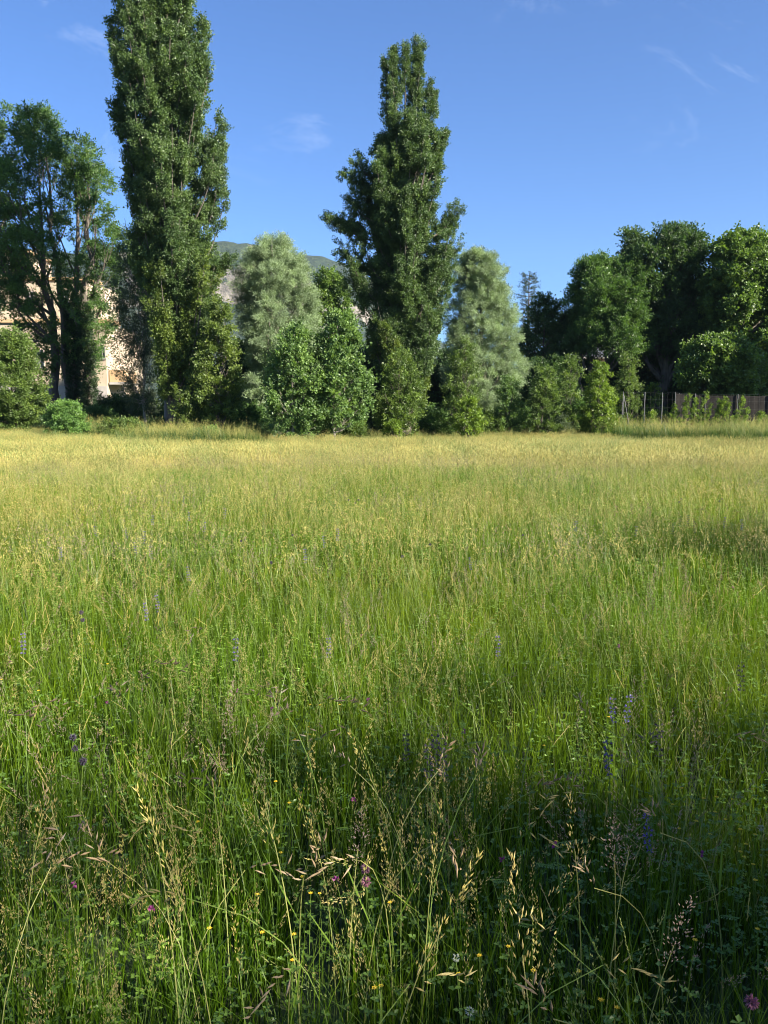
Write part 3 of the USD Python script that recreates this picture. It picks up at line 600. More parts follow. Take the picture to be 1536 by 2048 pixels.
# row of young trees along the edge
row = [
    ('hornbeam_tree', 'young layered hornbeam in front of the foot of the middle poplar', 800, 51, [(698, 790, 812), (740, 765, 835), (790, 748, 853), (835, 745, 850), (866, 760, 840)], 'hornbeam', 30, 26),
    ('hornbeam_tree', 'tall young hornbeam with a brownish tip in front of the right willow', 925, 54, [(680, 918, 936), (720, 900, 950), (770, 888, 962), (820, 878, 965), (862, 885, 955)], 'hornbeam', 26, 24),
    ('young_tree', 'small bright yellow-green tree at the meadow edge below the right willow', 936, 50, [(793, 930, 942), (815, 915, 955), (845, 905, 970), (868, 912, 962)], 'yellow', 16, 30),
    ('hornbeam_tree', 'young hornbeam at the right foot of the silvery willow', 1018, 57, [(752, 1010, 1028), (785, 995, 1042), (830, 985, 1050), (864, 990, 1045)], 'maple', 22, 24),
    ('hornbeam_tree', 'young hornbeam just right of the silvery willow, conical', 1085, 56, [(733, 1078, 1094), (770, 1062, 1112), (820, 1050, 1128), (866, 1055, 1125)], 'hornbeam', 24, 26),
    ('hornbeam_tree', 'shaded young hornbeam below the gap with the house roof', 1138, 60, [(708, 1130, 1148), (750, 1116, 1160), (810, 1108, 1168), (862, 1112, 1165)], 'hornbeam', 26, 26),
    ('hornbeam_tree', 'young hornbeam, yellow-green all down its side, left of the fence', 1196, 55, [(722, 1188, 1206), (760, 1172, 1222), (810, 1160, 1236), (862, 1158, 1238)], 'yellow', 30, 28),
    ('hornbeam_tree', 'young hornbeam standing behind the braced end post of the fence', 1255, 66, [(703, 1246, 1264), (740, 1230, 1278), (790, 1222, 1286), (850, 1225, 1284)], 'hornbeam', 24, 24),
    ('young_tree', 'slender young tree with yellowish tips behind the wire fence', 1306, 67, [(763, 1300, 1314), (790, 1292, 1322), (830, 1284, 1326), (856, 1286, 1326)], 'yellow', 14, 22),
]
for k, (nm, lab, px, D, outl, kind, lobes, dens) in enumerate(row):
    broad_tree(nm, lab, None, px, D, outl, kind, 60 + k, int(lobes * 1.25), (0.17, 0.32), dens * 1.1, 0.85, trunk_r=0.07, clear=0.08)
broad_tree('shrub', 'bright green leafy shrub at the meadow edge in front of the ash trunks', None, 128, 50, [(800, 118, 140), (820, 95, 165), (845, 82, 182), (870, 88, 180)], 'bright', 71, 20, (0.28, 0.42), 26, 0.9, trunk_r=0.05, cat='shrub', clear=0.05)
broad_tree('shrub', 'low dull green bramble right of the bright shrub', None, 240, 49, [(838, 225, 262), (855, 200, 288), (876, 195, 292)], 'hornbeam', 72, 18, (0.25, 0.4), 28, 0.8, trunk_r=0.03, cat='shrub', clear=0.05)
broad_tree('shrub', 'low leafy shrub in the rank grass in front of the tallest poplar', None, 420, 47, [(852, 405, 436), (868, 392, 452), (884, 390, 455)], 'bright', 73, 14, (0.25, 0.4), 28, 0.7, trunk_r=0.03, cat='shrub', clear=0.05)
broad_tree('shrub', 'tiny yellow-leaved shrub at the foot of the layered hornbeam', None, 785, 49, [(838, 776, 796), (852, 765, 806), (868, 768, 802)], 'yellow', 74, 10, (0.3, 0.45), 28, 0.7, trunk_r=0.02, cat='shrub', clear=0.05)
broad_tree('shrub', 'clipped dark round bush in front of the ochre building', None, 205, 68, [(790, 195, 216), (803, 188, 226), (820, 186, 228), (860, 190, 224)], 'dark', 75, 14, (0.3, 0.45), 26, 0.8, trunk_r=0.05, cat='shrub', clear=0.05)
for k, (px, D, top, hw, kind, wh) in enumerate([(700, 49, 815, 38, 'hornbeam', 'between the right young maple and the layered hornbeam'), (868, 55, 800, 34, 'ash', 'between the layered hornbeam and the brown-tipped one'), (985, 55.5, 810, 34, 'hornbeam', 'right of the bright yellow-green young tree'), (1052, 59, 800, 36, 'ash', 'between the two hornbeams beside the willow'), (1118, 57.5, 815, 30, 'grey', 'right of the conical young hornbeam'), (1160, 58.5, 790, 34, 'ash', 'left of the yellow-green young hornbeam'),
                                               (1232, 57.5, 818, 26, 'hornbeam', 'left of the braced fence post'), (505, 51, 800, 40, 'ash', 'between the poplar shoots and the left young maple'), (330, 50.5, 825, 40, 'hornbeam', 'left of the foot of the tallest poplar'), (190, 57, 800, 45, 'ash', 'below the ochre balcony')]):
    top, D = top + 14, D + 1.5
    broad_tree('scrub_bush', 'ragged green scrub ' + wh, None, px, D, [(top, px - hw * 0.5, px - hw * 0.1), (top + 14, px - hw * 0.8, px + hw * 0.5), (top + 30, px - hw, px + hw), (868, px - hw, px + hw * 1.1)], kind, 180 + k, 22, (0.2, 0.42), 20, 0.85, trunk_r=0.03, cat='scrub', clear=0.05, limbs=False, sparse=0.05)

# dark understorey behind the front trees
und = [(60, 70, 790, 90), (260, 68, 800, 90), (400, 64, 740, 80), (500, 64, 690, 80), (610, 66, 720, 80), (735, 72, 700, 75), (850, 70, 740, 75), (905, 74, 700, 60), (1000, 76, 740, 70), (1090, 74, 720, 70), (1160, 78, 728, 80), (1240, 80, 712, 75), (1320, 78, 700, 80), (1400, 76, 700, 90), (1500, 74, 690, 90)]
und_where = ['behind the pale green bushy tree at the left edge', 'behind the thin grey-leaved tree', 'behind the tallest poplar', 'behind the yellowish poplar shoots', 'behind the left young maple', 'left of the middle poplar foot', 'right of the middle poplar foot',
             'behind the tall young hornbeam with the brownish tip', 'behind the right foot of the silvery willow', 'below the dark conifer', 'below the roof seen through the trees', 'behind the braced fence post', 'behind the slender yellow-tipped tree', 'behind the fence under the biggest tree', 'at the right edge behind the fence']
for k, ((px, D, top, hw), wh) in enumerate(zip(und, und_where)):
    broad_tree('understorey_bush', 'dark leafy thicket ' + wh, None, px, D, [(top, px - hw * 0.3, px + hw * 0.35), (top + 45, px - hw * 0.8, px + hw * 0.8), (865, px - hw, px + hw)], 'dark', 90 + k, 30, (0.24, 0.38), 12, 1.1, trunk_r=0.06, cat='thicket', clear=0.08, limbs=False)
# right-hand group
broad_tree('dark_tree', 'dark round tree between the conifer and the big right-hand trees', None, 1085, 78, [(598, 1075, 1100), (640, 1042, 1145), (700, 1030, 1155), (760, 1034, 1130), (830, 1045, 1120)], 'dark', 111, 34, (0.2, 0.32), 18, 1.1, trunk_r=0.25)
broad_tree('oak_tree', 'big dark tree with an open trunk, leftmost of the large right-hand trees', None, 1192, 75, [(518, 1150, 1225), (550, 1128, 1275), (610, 1116, 1305), (650, 1116, 1310), (706, 1118, 1310)], 'ash', 112, 48, (0.2, 0.32), 16, 1.1, trunk_r=0.28, trunks=mt(1192, (1160, 0, 1150, 0), (1176, 0.4, 1180, 0.6), (1196, -0.3, 1225, 0)), clear=0.35, sparse=0.04)
broad_tree('oak_tree', 'tallest of the large right-hand trees, thick dark trunk and long low boughs', None, 1322, 76, [(458, 1300, 1372), (490, 1222, 1395), (530, 1218, 1405), (600, 1240, 1420), (660, 1248, 1420), (715, 1250, 1415)], 'dark', 113, 56, (0.18, 0.30), 15, 1.15, trunk_r=0.85, clear=0.25, sparse=0.06)
broad_tree('oak_tree', 'large tree with a jagged top at the right edge of the picture', None, 1460, 72, [(462, 1475, 1500), (500, 1400, 1540), (560, 1385, 1580), (640, 1380, 1600), (720, 1390, 1600), (790, 1410, 1580)], 'chestnut', 114, 50, (0.18, 0.30), 16, 1.15, trunk_r=0.5, clear=0.2)
broad_tree('chestnut_tree', 'low spreading tree with sunlit yellow-green leaves above the right end of the fence', None, 1445, 66, [(674, 1420, 1455), (695, 1375, 1490), (730, 1350, 1522), (770, 1352, 1520), (795, 1380, 1500)], 'chestnut', 115, 28, (0.22, 0.36), 20, 1.0, trunk_r=0.15)
for k, (px, top, hw, wh) in enumerate([(1120, 640, 60, 'left of the slate roof'), (1235, 575, 75, 'behind the slate roof'), (1345, 560, 80, 'behind the tallest right-hand tree'), (1450, 555, 80, 'behind the jagged tree on the right'), (1540, 560, 70, 'at the right edge far behind the others')]):
    broad_tree('background_tree', 'dark background tree ' + wh, None, px, 112, [(top, px - 20, px + 25), (top + 40, px - hw * 0.75, px + hw * 0.8), (top + 120, px - hw, px + hw), (830, px - hw, px + hw)], 'dark', 160 + k, 34, (0.22, 0.36), 8, 1.6, trunk_r=0.3, limbs=False)
# conifer
def conifer(label, px, D, top, bottom, hw, seed):
    rng = np.random.default_rng(seed); base = place(px, D); root = thing('conifer_tree', label, 'tree', base)
    zt, zb, w = pixel(768, top, D)[2] - base[2], pixel(768, bottom, D)[2] - base[2], hw * D / FOC
    part(root, 'trunk', tube([[0, 0, -0.1], [0, 0, zt * 0.5], [0, 0, zt]], [0.28, 0.16, 0.02], 8), BARK, True)
    P, A, S, lim = [], [], [], []
    for z in np.arange(zb, zt, 0.42):
        f = (zt - z) / (zt - zb); n = 7
        for k in range(n):
            a = k * 6.283 / n + rng.uniform(-0.4, 0.4) + z; ln = w * (0.12 + 0.95 * f ** 0.8) * rng.uniform(0.7, 1.1)
            tip = np.array([math.cos(a) * ln, math.sin(a) * ln, z + 0.18 * ln]); lim.append(tube([[0, 0, z], tip * [0.5, 0.5, 1] - [0, 0, 0.05], tip], [0.03, 0.02, 0.006], 4))
            for s in np.linspace(0.25, 1, max(2, int(ln / 0.35))):
                P.append(np.array([tip[0] * s, tip[1] * s, z + 0.18 * ln * s])); A.append([math.cos(a), math.sin(a), 0.25 + rng.normal() * 0.2]); S.append(rng.uniform(0.6, 0.95))
    part(root, 'limbs', join(lim), BARK, True, kind='stuff')
    add_crown(root, 'conifer', np.array(P), np.array(A, float), np.array(S), rng)
conifer('dark conifer with a feathery top right of the silvery willow', 1053, 88, 550, 720, 32, 121)
# trees beyond the frame whose shade falls into it
broad_tree('tall_shade_tree', 'tall tree beyond the right side, shading the right-hand trees', None, 768 + 44 / 56 * FOC, 56, [(330, 2050, 2160), (400, 1970, 2230), (500, 1930, 2270), (700, 1950, 2250), (800, 2000, 2200)], 'dark', 131, 40, (0.2, 0.32), 9, 1.7, trunk_r=0.5, limbs=False)
def back_tree(label, x, y, H, W, seed, dens=9):
    rng = np.random.default_rng(seed)
    root = thing('shade_tree', label, 'tree', (x, y, 0))
    part(root, 'trunk', tube([[0, 0, -0.2], [0.1, 0, H * 0.4], [0, 0.1, H * 0.9]], [0.4, 0.28, 0.05], 9), BARK, True)
    P, A = [], []
    for k in range(52):
        top = k >= 28
        zc = H * (rng.uniform(0.84, 1.03) if top else rng.uniform(0.22, 0.86)); rr = W * math.sqrt(max(0.12, 1 - ((zc / H - 0.50) / 0.53) ** 2)); a = k * 2.4; r = rng.uniform(0.35, 0.75) if top else W * rng.uniform(0.2, 0.32)
        c = np.array([math.cos(a) * rr * rng.uniform(0.2, 1.0), math.sin(a) * rr * rng.uniform(0.2, 1.0), zc]); n = max(3, int((3.2 if top else dens) * r * r * 4)); d = unit(rng.normal(size=(n, 3)))
        P.append(c + d * (r * rng.uniform(0.3, 1, n) ** 0.5)[:, None]); A.append(d + [0, 0, 0.3])
    P, A = np.vstack(P), np.vstack(A)
    add_crown(root, 'dark', P, A, rng.uniform(0.8, 1.3, len(P)), rng)
for k, (along, off, H, W) in enumerate([(-24, 0.5, 11.8, 4.4), (-15, -1.0, 11.6, 4.2), (-6.5, 0.5, 11.3, 4.4), (2.0, 0.0, 12.2, 4.2), (10.5, -0.8, 11.6, 4.2), (19, 0.5, 12.0, 4.4)]):
    back_tree('broad tree behind the viewer shading the near grass, number %s of six from the left' % ['one', 'two', 'three', 'four', 'five', 'six'][k], 26 * SUN_H[0] - SUN_H[1] * along + SUN_H[0] * off, 26 * SUN_H[1] + SUN_H[0] * along + SUN_H[1] * off, (H - 0.3) * 1.311, W, 140 + k)

# ------------------------------------------------------------------ meadow grass
def blades(rng, n, radius, h, w, seg, lean=0.25, curve=0.3, taper=1.6, xy=None, grow=None):
    """n ribbons with a curved spine; h and w are (low, high)"""
    r = radius * np.sqrt(rng.uniform(0, 1, n)); a = rng.uniform(0, 6.283, n)
    base = np.stack([r * np.cos(a), r * np.sin(a), np.full(n, -0.03)], 1)
    if xy is not None: base[:, :2] = xy
    H = rng.uniform(*h, n) * (1 if grow is None else grow); Wd = rng.uniform(*w, n) * np.where(rng.uniform(size=n) < 0.12, 1.9, 1.0)
    az = rng.uniform(0, 6.283, n); d = np.stack([np.cos(az), np.sin(az), np.zeros(n)], 1)
    ln = np.abs(rng.normal(0, lean, n)); cv = np.abs(rng.normal(0, curve, n))
    t = np.linspace(0, 1, seg + 1)
    horiz = (ln[:, None] * t + cv[:, None] * t ** 2.4) * H[:, None]
    vert = H[:, None] * (t - 0.45 * np.minimum(cv, 1.2)[:, None] * t ** 3)
    P = base[:, None] + d[:, None] * horiz[..., None] + np.array([0, 0, 1.0]) * vert[..., None]
    az2 = az + np.pi / 2 + rng.normal(0, 0.7, n)
    side = np.stack([np.cos(az2), np.sin(az2), np.zeros(n)], 1)
    wd = Wd[:, None] * (1 - t ** taper * 0.94)
    Lf, Rt = P - side[:, None] * wd[..., None] / 2, P + side[:, None] * wd[..., None] / 2
    V = np.stack([Lf, Rt], 2).reshape(n, -1, 3)
    m = 2 * (seg + 1); i = np.arange(seg) * 2
    q = np.stack([i, i + 1, i + 3, i + 2], 1)
    F = (np.arange(n)[:, None, None] * m + q).reshape(-1, 4)
    return V.reshape(-1, 3), np.vstack([F[:, [0, 1, 2]], F[:, [0, 2, 3]]]), P

def seeds(c, axis, length, width, flat=False):
    """spikelets: slim four-sided bodies from c along axis (two crossed-over flat ones where they are too far off to tell)"""
    n = len(c); a = unit(np.cross(axis, np.array([0.3, 0.2, 1.0]))); b = np.cross(axis, a)
    l, w = np.broadcast_to(length, n)[:, None], np.broadcast_to(width, n)[:, None]
    if flat:
        return leaf_faces(c, axis, unit(b + 0.7 * a * np.sign(np.sin(np.arange(n) * 7.3))[:, None]), l[:, 0], w[:, 0], 0.3)
    m = c + axis * l * 0.4
    V = np.stack([c, m + a * w / 2, m + b * w / 2, m - a * w / 2, m - b * w / 2, c + axis * l], 1).reshape(-1, 3)
    k = np.arange(n)[:, None] * 6
    F = np.vstack([k + f for f in ([0, 2, 1], [0, 3, 2], [0, 4, 3], [0, 1, 4], [5, 1, 2], [5, 2, 3], [5, 3, 4], [5, 4, 1])])
    return V, F

def panicle(rng, P, kind, scale=1.0, detail=1.0):
    """seed head on the upper end of the spine P; detail below 1 builds fewer, larger spikelets"""
    tip, tan = P[-1], unit(P[-1] - P[-2])
    fl, g = detail < 0.6, 1 / math.sqrt(detail)
    if kind == 'brome':
        n = max(3, int(rng.integers(7, 13) * detail ** 0.5)); s = np.linspace(0, 1, n)
        dr = unit(tan * 0.8 + np.array([rng.normal(), rng.normal(), 0]) * 0.7)
        axis_pts = tip + np.outer(s, dr) * 0.13 * scale - np.outer(s ** 2, [0, 0, 0.06 * scale])
        out = unit(rng.normal(size=(n, 3)) * 0.45 + dr + [0, 0, -0.15])
        c = axis_pts + out * 0.012 * scale
        return seeds(c, out, rng.uniform(0.022, 0.036, n) * scale, 0.0052 * scale * g ** 0.6, fl)
    if kind == 'oat':
        n = max(5, int(46 * detail)); s = rng.uniform(0, 1, n); out = unit(rng.normal(size=(n, 3)) * [1, 1, 0.4])
        c = tip + np.outer(s - 0.35, tan) * 0.20 * scale + out * (0.022 * (1.1 - s) * scale)[:, None] * rng.uniform(0.2, 1, (n, 1))
        return seeds(c, unit(tan + out * 0.45), rng.uniform(0.008, 0.014, n) * scale * g, 0.0026 * scale * g, fl)
    if kind == 'fluffy':
        n = max(6, int(110 * detail)); s = rng.uniform(0, 1, n); out = unit(rng.normal(size=(n, 3)) * [1, 1, 0.5])
        c = tip + np.outer(s - 0.3, tan) * 0.15 * scale + out * (0.036 * np.sqrt(np.clip(1.05 - s, 0, 1)) * scale)[:, None] * rng.uniform(0.1, 1, (n, 1))
        return seeds(c, unit(tan * 0.7 + out * 0.7), rng.uniform(0.005, 0.009, n) * scale * g, 0.0026 * scale * g, fl)
    n = max(4, int(26 * detail)); s = np.linspace(0, 1, n); out = unit(rng.normal(size=(n, 3)) * [1, 1, 0.3])              # spike
    c = tip + np.outer(s - 0.5, tan) * 0.11 * scale
    return seeds(c, unit(tan + out * 0.3), 0.010 * scale * g, 0.0032 * scale * g, fl)

def clover_leaves(rng, n, radius, h, size, square=False):
    c = np.stack([rng.normal(0, radius * 0.6, n), rng.normal(0, radius * 0.6, n), rng.uniform(*h, n)], 1)
    if square:                                                       # in leafy drifts over the whole square
        xy = rng.uniform(-radius, radius, (n * 3, 2)); xy = xy[np.argsort(-(meshkit.fbm(np.concatenate([xy * 2.6, np.full((3 * n, 1), n * 0.37)], 1), 3, 12) + rng.uniform(-0.2, 0.2, 3 * n)))[:n]]; c[:, :2] = xy
    c = np.repeat(c, 3, 0); a = np.repeat(rng.uniform(0, 6.28, n), 3) + np.tile([0, 2.09, 4.19], n)
    ax = np.stack([np.cos(a), np.sin(a), rng.normal(0.1, 0.2, 3 * n)], 1)
    nm = unit(np.array([0, 0, 1.0]) + rng.normal(size=(3 * n, 3)) * 0.3)
    return leaf_faces(c, unit(ax), nm, np.full(3 * n, size), np.full(3 * n, size * 0.75), 0.12)

TUFTS = {'near': [], 'mid': [], 'far': [], 'lush': []}
def tile(group, k, size, n_leaf, h, w, seg, n_culm, ch, cw, looks, heads, look, detail, scale=1.0, herbs=0, curve=0.34):
    """one square of meadow: leaf blades, flowering stems with their seed heads, a few low herbs; looks and heads pair up as the grasses of this square"""
    rng = np.random.default_rng(1000 + k + 100 * len(group) + ord(group[0]))
    root = f'/World/{group}_grass_source_{k:03d}' if k else f'/World/{group}_grass_source'
    stage.CreateClassPrim(root)
    area = size * size
    xy = rng.uniform(-size / 2, size / 2, (int(n_leaf * area * 1.75), 2))
    keep = meshkit.fbm(np.concatenate([xy * 5, np.full((len(xy), 1), k * 3.7)], 1), 3, 2) + rng.uniform(-0.17, 0.17, len(xy)) > 0.47
    xy = xy[keep]
    lift = 0.62 + 0.70 * meshkit.fbm(np.concatenate([xy * 4.2, np.full((len(xy), 1), k * 9.1)], 1), 2, 6)
    V, F, _ = blades(rng, len(xy), 0, h, w, seg, 0.14, curve, xy=xy, grow=lift)
    usdkit.mesh(stage, root + '/blades', (V, F), look)
    xy = rng.uniform(-size / 2, size / 2, (int(n_culm * area * 1.8), 2))
    xy = xy[meshkit.fbm(np.concatenate([xy * 1.9, np.full((len(xy), 1), 20 + k * 5.1)], 1), 3, 4) + rng.uniform(-0.16, 0.16, len(xy)) > 0.48]
    V2, F2, P = blades(rng, len(xy), 0, ch, cw, max(3, seg), 0.14, 0.18, 3.0, xy=xy)
    per = len(V2) // len(xy)
    usdkit.mesh(stage, root + '/culms', (V2, F2), STEM if k % 2 or group == 'near' else STEM_STRAW)
    sp = meshkit.fbm(np.concatenate([xy * 1.6, np.full((len(xy), 1), 50 + k)], 1), 2, 9)
    which = np.clip(((sp - 0.2) / 0.6 * len(looks) + rng.normal(0, 0.8, len(xy))).astype(int), 0, len(looks) - 1)
    for j in range(len(looks)):
        got = [panicle(rng, P[i], heads[j], scale * rng.uniform(0.7, 1.2), detail) for i in np.nonzero(which == j)[0]]
        if got: usdkit.mesh(stage, root + f'/seed_heads_{j:03d}', join(got), looks[j])
    if herbs:
        usdkit.mesh(stage, root + '/herb_leaves', clover_leaves(rng, int(herbs * area), size * 0.5, (0.05, 0.42), 0.015 if group == 'near' else 0.024, True), HERB)
    TUFTS[group].append(root)
GRASSES = [([STRAW, STRAW_PALE, SEED_GREEN, SEED_DARK], ['oat', 'oat', 'spike', 'oat']), ([SEED_GREEN, STRAW, SEED_PINK, STRAW_PALE], ['oat', 'spike', 'oat', 'spike']),
           ([STRAW_PALE, SEED_GREEN, STRAW, SEED_GREEN], ['spike', 'oat', 'oat', 'brome']), ([SEED_GREEN, STRAW_PALE, SEED_GREEN, STRAW], ['spike', 'oat', 'oat', 'oat'])]
MID_GRASSES = [([STRAW, STRAW_PALE, SEED_GREEN, STRAW_PALE], ['oat', 'brome', 'oat', 'oat']), ([STRAW_PALE, STRAW, SEED_PINK, STRAW_PALE], ['oat', 'spike', 'oat', 'brome']), ([STRAW_PALE, SEED_GREEN, STRAW, SEED_DARK], ['oat', 'oat', 'brome', 'oat']), ([SEED_GREEN, STRAW_PALE, STRAW, STRAW], ['spike', 'oat', 'oat', 'brome'])]
NEAR_TILE, MID_TILE, FAR_TILE = 0.8, 1.6, 4.0
for k in range(4):
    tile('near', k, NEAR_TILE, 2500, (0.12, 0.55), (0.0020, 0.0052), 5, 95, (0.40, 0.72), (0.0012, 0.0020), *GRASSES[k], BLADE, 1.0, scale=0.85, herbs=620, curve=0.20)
for k in range(4):
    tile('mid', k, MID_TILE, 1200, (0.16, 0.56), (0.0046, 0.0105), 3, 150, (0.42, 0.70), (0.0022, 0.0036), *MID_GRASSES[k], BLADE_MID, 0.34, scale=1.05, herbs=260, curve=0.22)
for k in range(3):
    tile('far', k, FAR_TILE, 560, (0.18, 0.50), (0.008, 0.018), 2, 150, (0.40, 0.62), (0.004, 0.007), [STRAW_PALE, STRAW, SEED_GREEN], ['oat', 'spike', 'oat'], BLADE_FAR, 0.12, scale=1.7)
for k in range(3):
    tile('lush', k, 1.5, 420, (0.30, 1.05), (0.008, 0.016), 3, 36, (0.7, 1.1), (0.004, 0.006), [STRAW_PALE, SEED_GREEN], ['oat', 'oat'], BLADE_LUSH, 0.2, scale=1.6, curve=0.45)

def edge(x):
    """where the mown-free meadow ends and the border begins"""
    px = np.array([-700, 0, 150, 250, 380, 460, 560, 700, 900, 1130, 1230, 1350, 1536, 2200.0])
    D = np.array([66, 62, 53, 47, 43, 43.5, 45, 52, 55, 57, 54, 47, 43, 42.0])
    return np.interp(x, (px - 768) / FOC * D, D)
def meadow(path, label, bands, seed):
    rng = np.random.default_rng(seed)
    root = UsdGeom.Xform.Define(stage, path); tag(root, label, 'grass', kind='stuff')
    for name, group, size, y0, y1, marg in bands:                    # whole tiles laid edge to edge, each turned by quarter turns
        X, Y = np.meshgrid((np.arange(-60, 61)) * size, y0 + (np.arange(int(round((y1 - y0) / size))) + 0.5) * size, indexing='ij')
        x, y = X.ravel(), Y.ravel()
        ok = (np.abs(x) < 0.46 * (y + size / 2) + marg + size / 2) & (y - size * 0.5 < edge(x)); x, y = x[ok], y[ok]
        n = len(x); a = rng.integers(0, 4, n) * np.pi / 2
        q = np.stack([np.cos(a / 2), 0 * a, 0 * a, np.sin(a / 2)], 1)
        hs = 0.80 + 0.42 * meshkit.fbm(np.stack([x * 0.22, y * 0.22, x * 0], -1), 3, 3)
        scatter(f'{path}/{name}', TUFTS[group], np.stack([x, y, terrain(x, y)], 1), q, np.stack([np.ones(n), np.ones(n), hs], 1), rng.integers(0, len(TUFTS[group]), n))
meadow('/World/meadow_grass', 'tall flowering meadow grass filling the foreground up to the trees', [
    ('foreground_grass', 'near', NEAR_TILE, 0.3, 7.5, 0.5), ('middle_grass', 'mid', MID_TILE, 7.5, 23.5, 1.0), ('distant_grass', 'far', FAR_TILE, 23.5, 67.5, 2.0)], 5)
# rank border grass between the meadow and the trees
rng = np.random.default_rng(77)
bx = rng.uniform(-36, 40, 1300); by = edge(bx) + 0.3 + rng.uniform(0, 14, 1300) * rng.uniform(0, 1, 1300)
ok = np.abs(bx) < 0.5 * by + 4; bx, by = bx[ok], by[ok]; a = rng.uniform(0, 6.283, len(bx))
tall = np.where((bx / by * FOC + 768 < 520) & (bx / by * FOC + 768 > 180), 1.10, np.where(bx / by * FOC + 768 > 1180, 1.2, 0.66))
p = scatter('/World/border_grass', TUFTS['lush'], np.stack([bx, by, terrain(bx, by)], 1), np.stack([np.cos(a / 2), 0 * a, 0 * a, np.sin(a / 2)], 1), tall * rng.uniform(0.6, 1.3, len(bx)), rng.integers(0, 3, len(bx)))
tag(p, 'lusher dark green rank grass along the foot of the trees and the fence', 'grass', kind='stuff')

# ------------------------------------------------------------------ leaning leafy shoots along the fence
def shoot(px0, px1, py1, D, seed, n, label, group=None):
    rng = np.random.default_rng(seed)
    base = place(px0, D); tip = pixel(px1, py1, D) - base
    root = thing('leaning_shoot', label, 'plant', base, group=group)
    path = bend([0, 0, -0.05], tip, rng, 9, 0.05, up=-0.05)
    part(root, 'stem', tube(path, np.linspace(0.018, 0.005, 9), 5), BARK, True)
    k = rng.uniform(0.4, 8, n); k0 = np.minimum(k.astype(int), 7); f = (k - k0)[:, None]
    c = path[k0] * (1 - f) + path[k0 + 1] * f; off = unit(rng.normal(size=(n, 3)))
    w = 0.22 * (1.1 - k / 8)[:, None]
    add_crown(root, 'yellow', c + off * w * rng.uniform(0.1, 1, (n, 1)), off * 0.7 + unit(tip) * 0.5, rng.uniform(0.38, 0.6, n), rng, 'leaves')
for k, (a, b, y) in enumerate([(1335, 1350, 812), (1352, 1376, 790), (1368, 1392, 800), (1385, 1413, 783), (1398, 1420, 812), (1412, 1441, 798), (1424, 1450, 797), (1436, 1457, 806), (1452, 1486, 794), (1470, 1495, 818), (1498, 1522, 826), (1520, 1548, 815)]):
    shoot(a, b, y, 58.5 - 0.1 * k, 300 + k, 80, 'leafy yellow-green shoot leaning to the right in front of the fence', 'leaning shoots along the fence')
for k, (px, top, hw, wh) in enumerate([(1345, 815, 22, 'left end of the leaning shoots'), (1395, 825, 24, 'foot of the tallest leaning shoot'), (1470, 828, 26, 'foot of the right-hand leaning shoots'), (1528, 828, 22, 'right edge of the picture by the fence'), (1300, 818, 20, 'foot of the slender yellow-tipped tree')]):
    broad_tree('shrub', 'low yellow-green scrub at the ' + wh, None, px, 58.8, [(top, px - 4, px + 6), (top + 16, px - hw * 0.5, px + hw * 0.6), (852, px - hw, px + hw)], 'yellow', 330 + k, 12, (0.25, 0.4), 16, 0.6, trunk_r=0.02, cat='shrub', clear=0.05, sparse=0.12)

# ------------------------------------------------------------------ single flowers and seed heads of the near meadow
def source(name):
    stage.CreateClassPrim('/World/' + name); return '/World/' + name
def stem_path(rng, h, lean=0.06, nod=0.0, n=9):
    a = rng.uniform(0, 6.283); t = np.linspace(0, 1, n)
    r = h * (lean * t ** 1.5 + nod * t ** 4)
    return np.stack([np.cos(a) * r, np.sin(a) * r, h * (t - nod * 0.35 * t ** 5)], 1)
def make_salvia(name, seed, look):
    rng = np.random.default_rng(seed); r = source(name); P = stem_path(rng, 0.60)
    part(r, 'stem', tube(P, np.linspace(0.0026, 0.0012, 9), 5), STEM)
    c, ax, ca, cx = [], [], [], []
    for k in range(7):
        u = 0.76 + 0.24 * k / 6; p = np.array([np.interp(u, np.linspace(0, 1, 9), P[:, i]) for i in range(3)])
        for j in range(5):
            a = j * 1.2566 + k * 0.6; d = np.array([math.cos(a), math.sin(a), 0.35])
            ca.append(p); cx.append(d)
            if k < 6 and rng.uniform() < 0.65:
                for s_ in (0.5, -0.25): c.append(p + d * 0.007); ax.append(unit(d + [0, 0, s_]))
    part(r, 'calyx', seeds(np.array(ca), unit(np.array(cx)), 0.007, 0.003), CALYX, kind='stuff')
    c, ax = np.array(c), np.array(ax); n = len(c)
    part(r, 'flowers', leaf_faces(c, ax, unit(rng.normal(size=(n, 3)) + [0, 0, 1]), np.full(n, 0.0135), np.full(n, 0.008), 0.5), look, kind='stuff')
    n = 6; a = rng.uniform(0, 6.28, n); d = np.stack([np.cos(a), np.sin(a), np.full(n, 0.5)], 1)
    part(r, 'leaves', leaf_faces(np.stack([0 * a, 0 * a, rng.uniform(0.03, 0.3, n)], 1), unit(d), unit(np.array([[0, 0, 1.0]] * n) + rng.normal(size=(n, 3)) * 0.2), np.full(n, 0.07), np.full(n, 0.028), 0.2), HERB, kind='stuff')
    return r
def make_ball(name, seed, h, rad, n, ln, look, leaves=True, squash=1.0):
    rng = np.random.default_rng(seed); r = source(name); P = stem_path(rng, h)
    part(r, 'stem', tube(P, np.linspace(0.0020, 0.0011, 9), 5), STEM)
    d = unit(rng.normal(size=(n, 3)) + [0, 0, 0.25])
    part(r, 'flower_head', seeds(P[-1] + d * rad * 0.35 * [1, 1, squash], d, ln, ln * 0.42), look, kind='stuff')
    if leaves: part(r, 'leaves', clover_leaves(rng, 6, 0.03, (h * 0.3, h * 0.9), 0.018), HERB, kind='stuff')
    return r
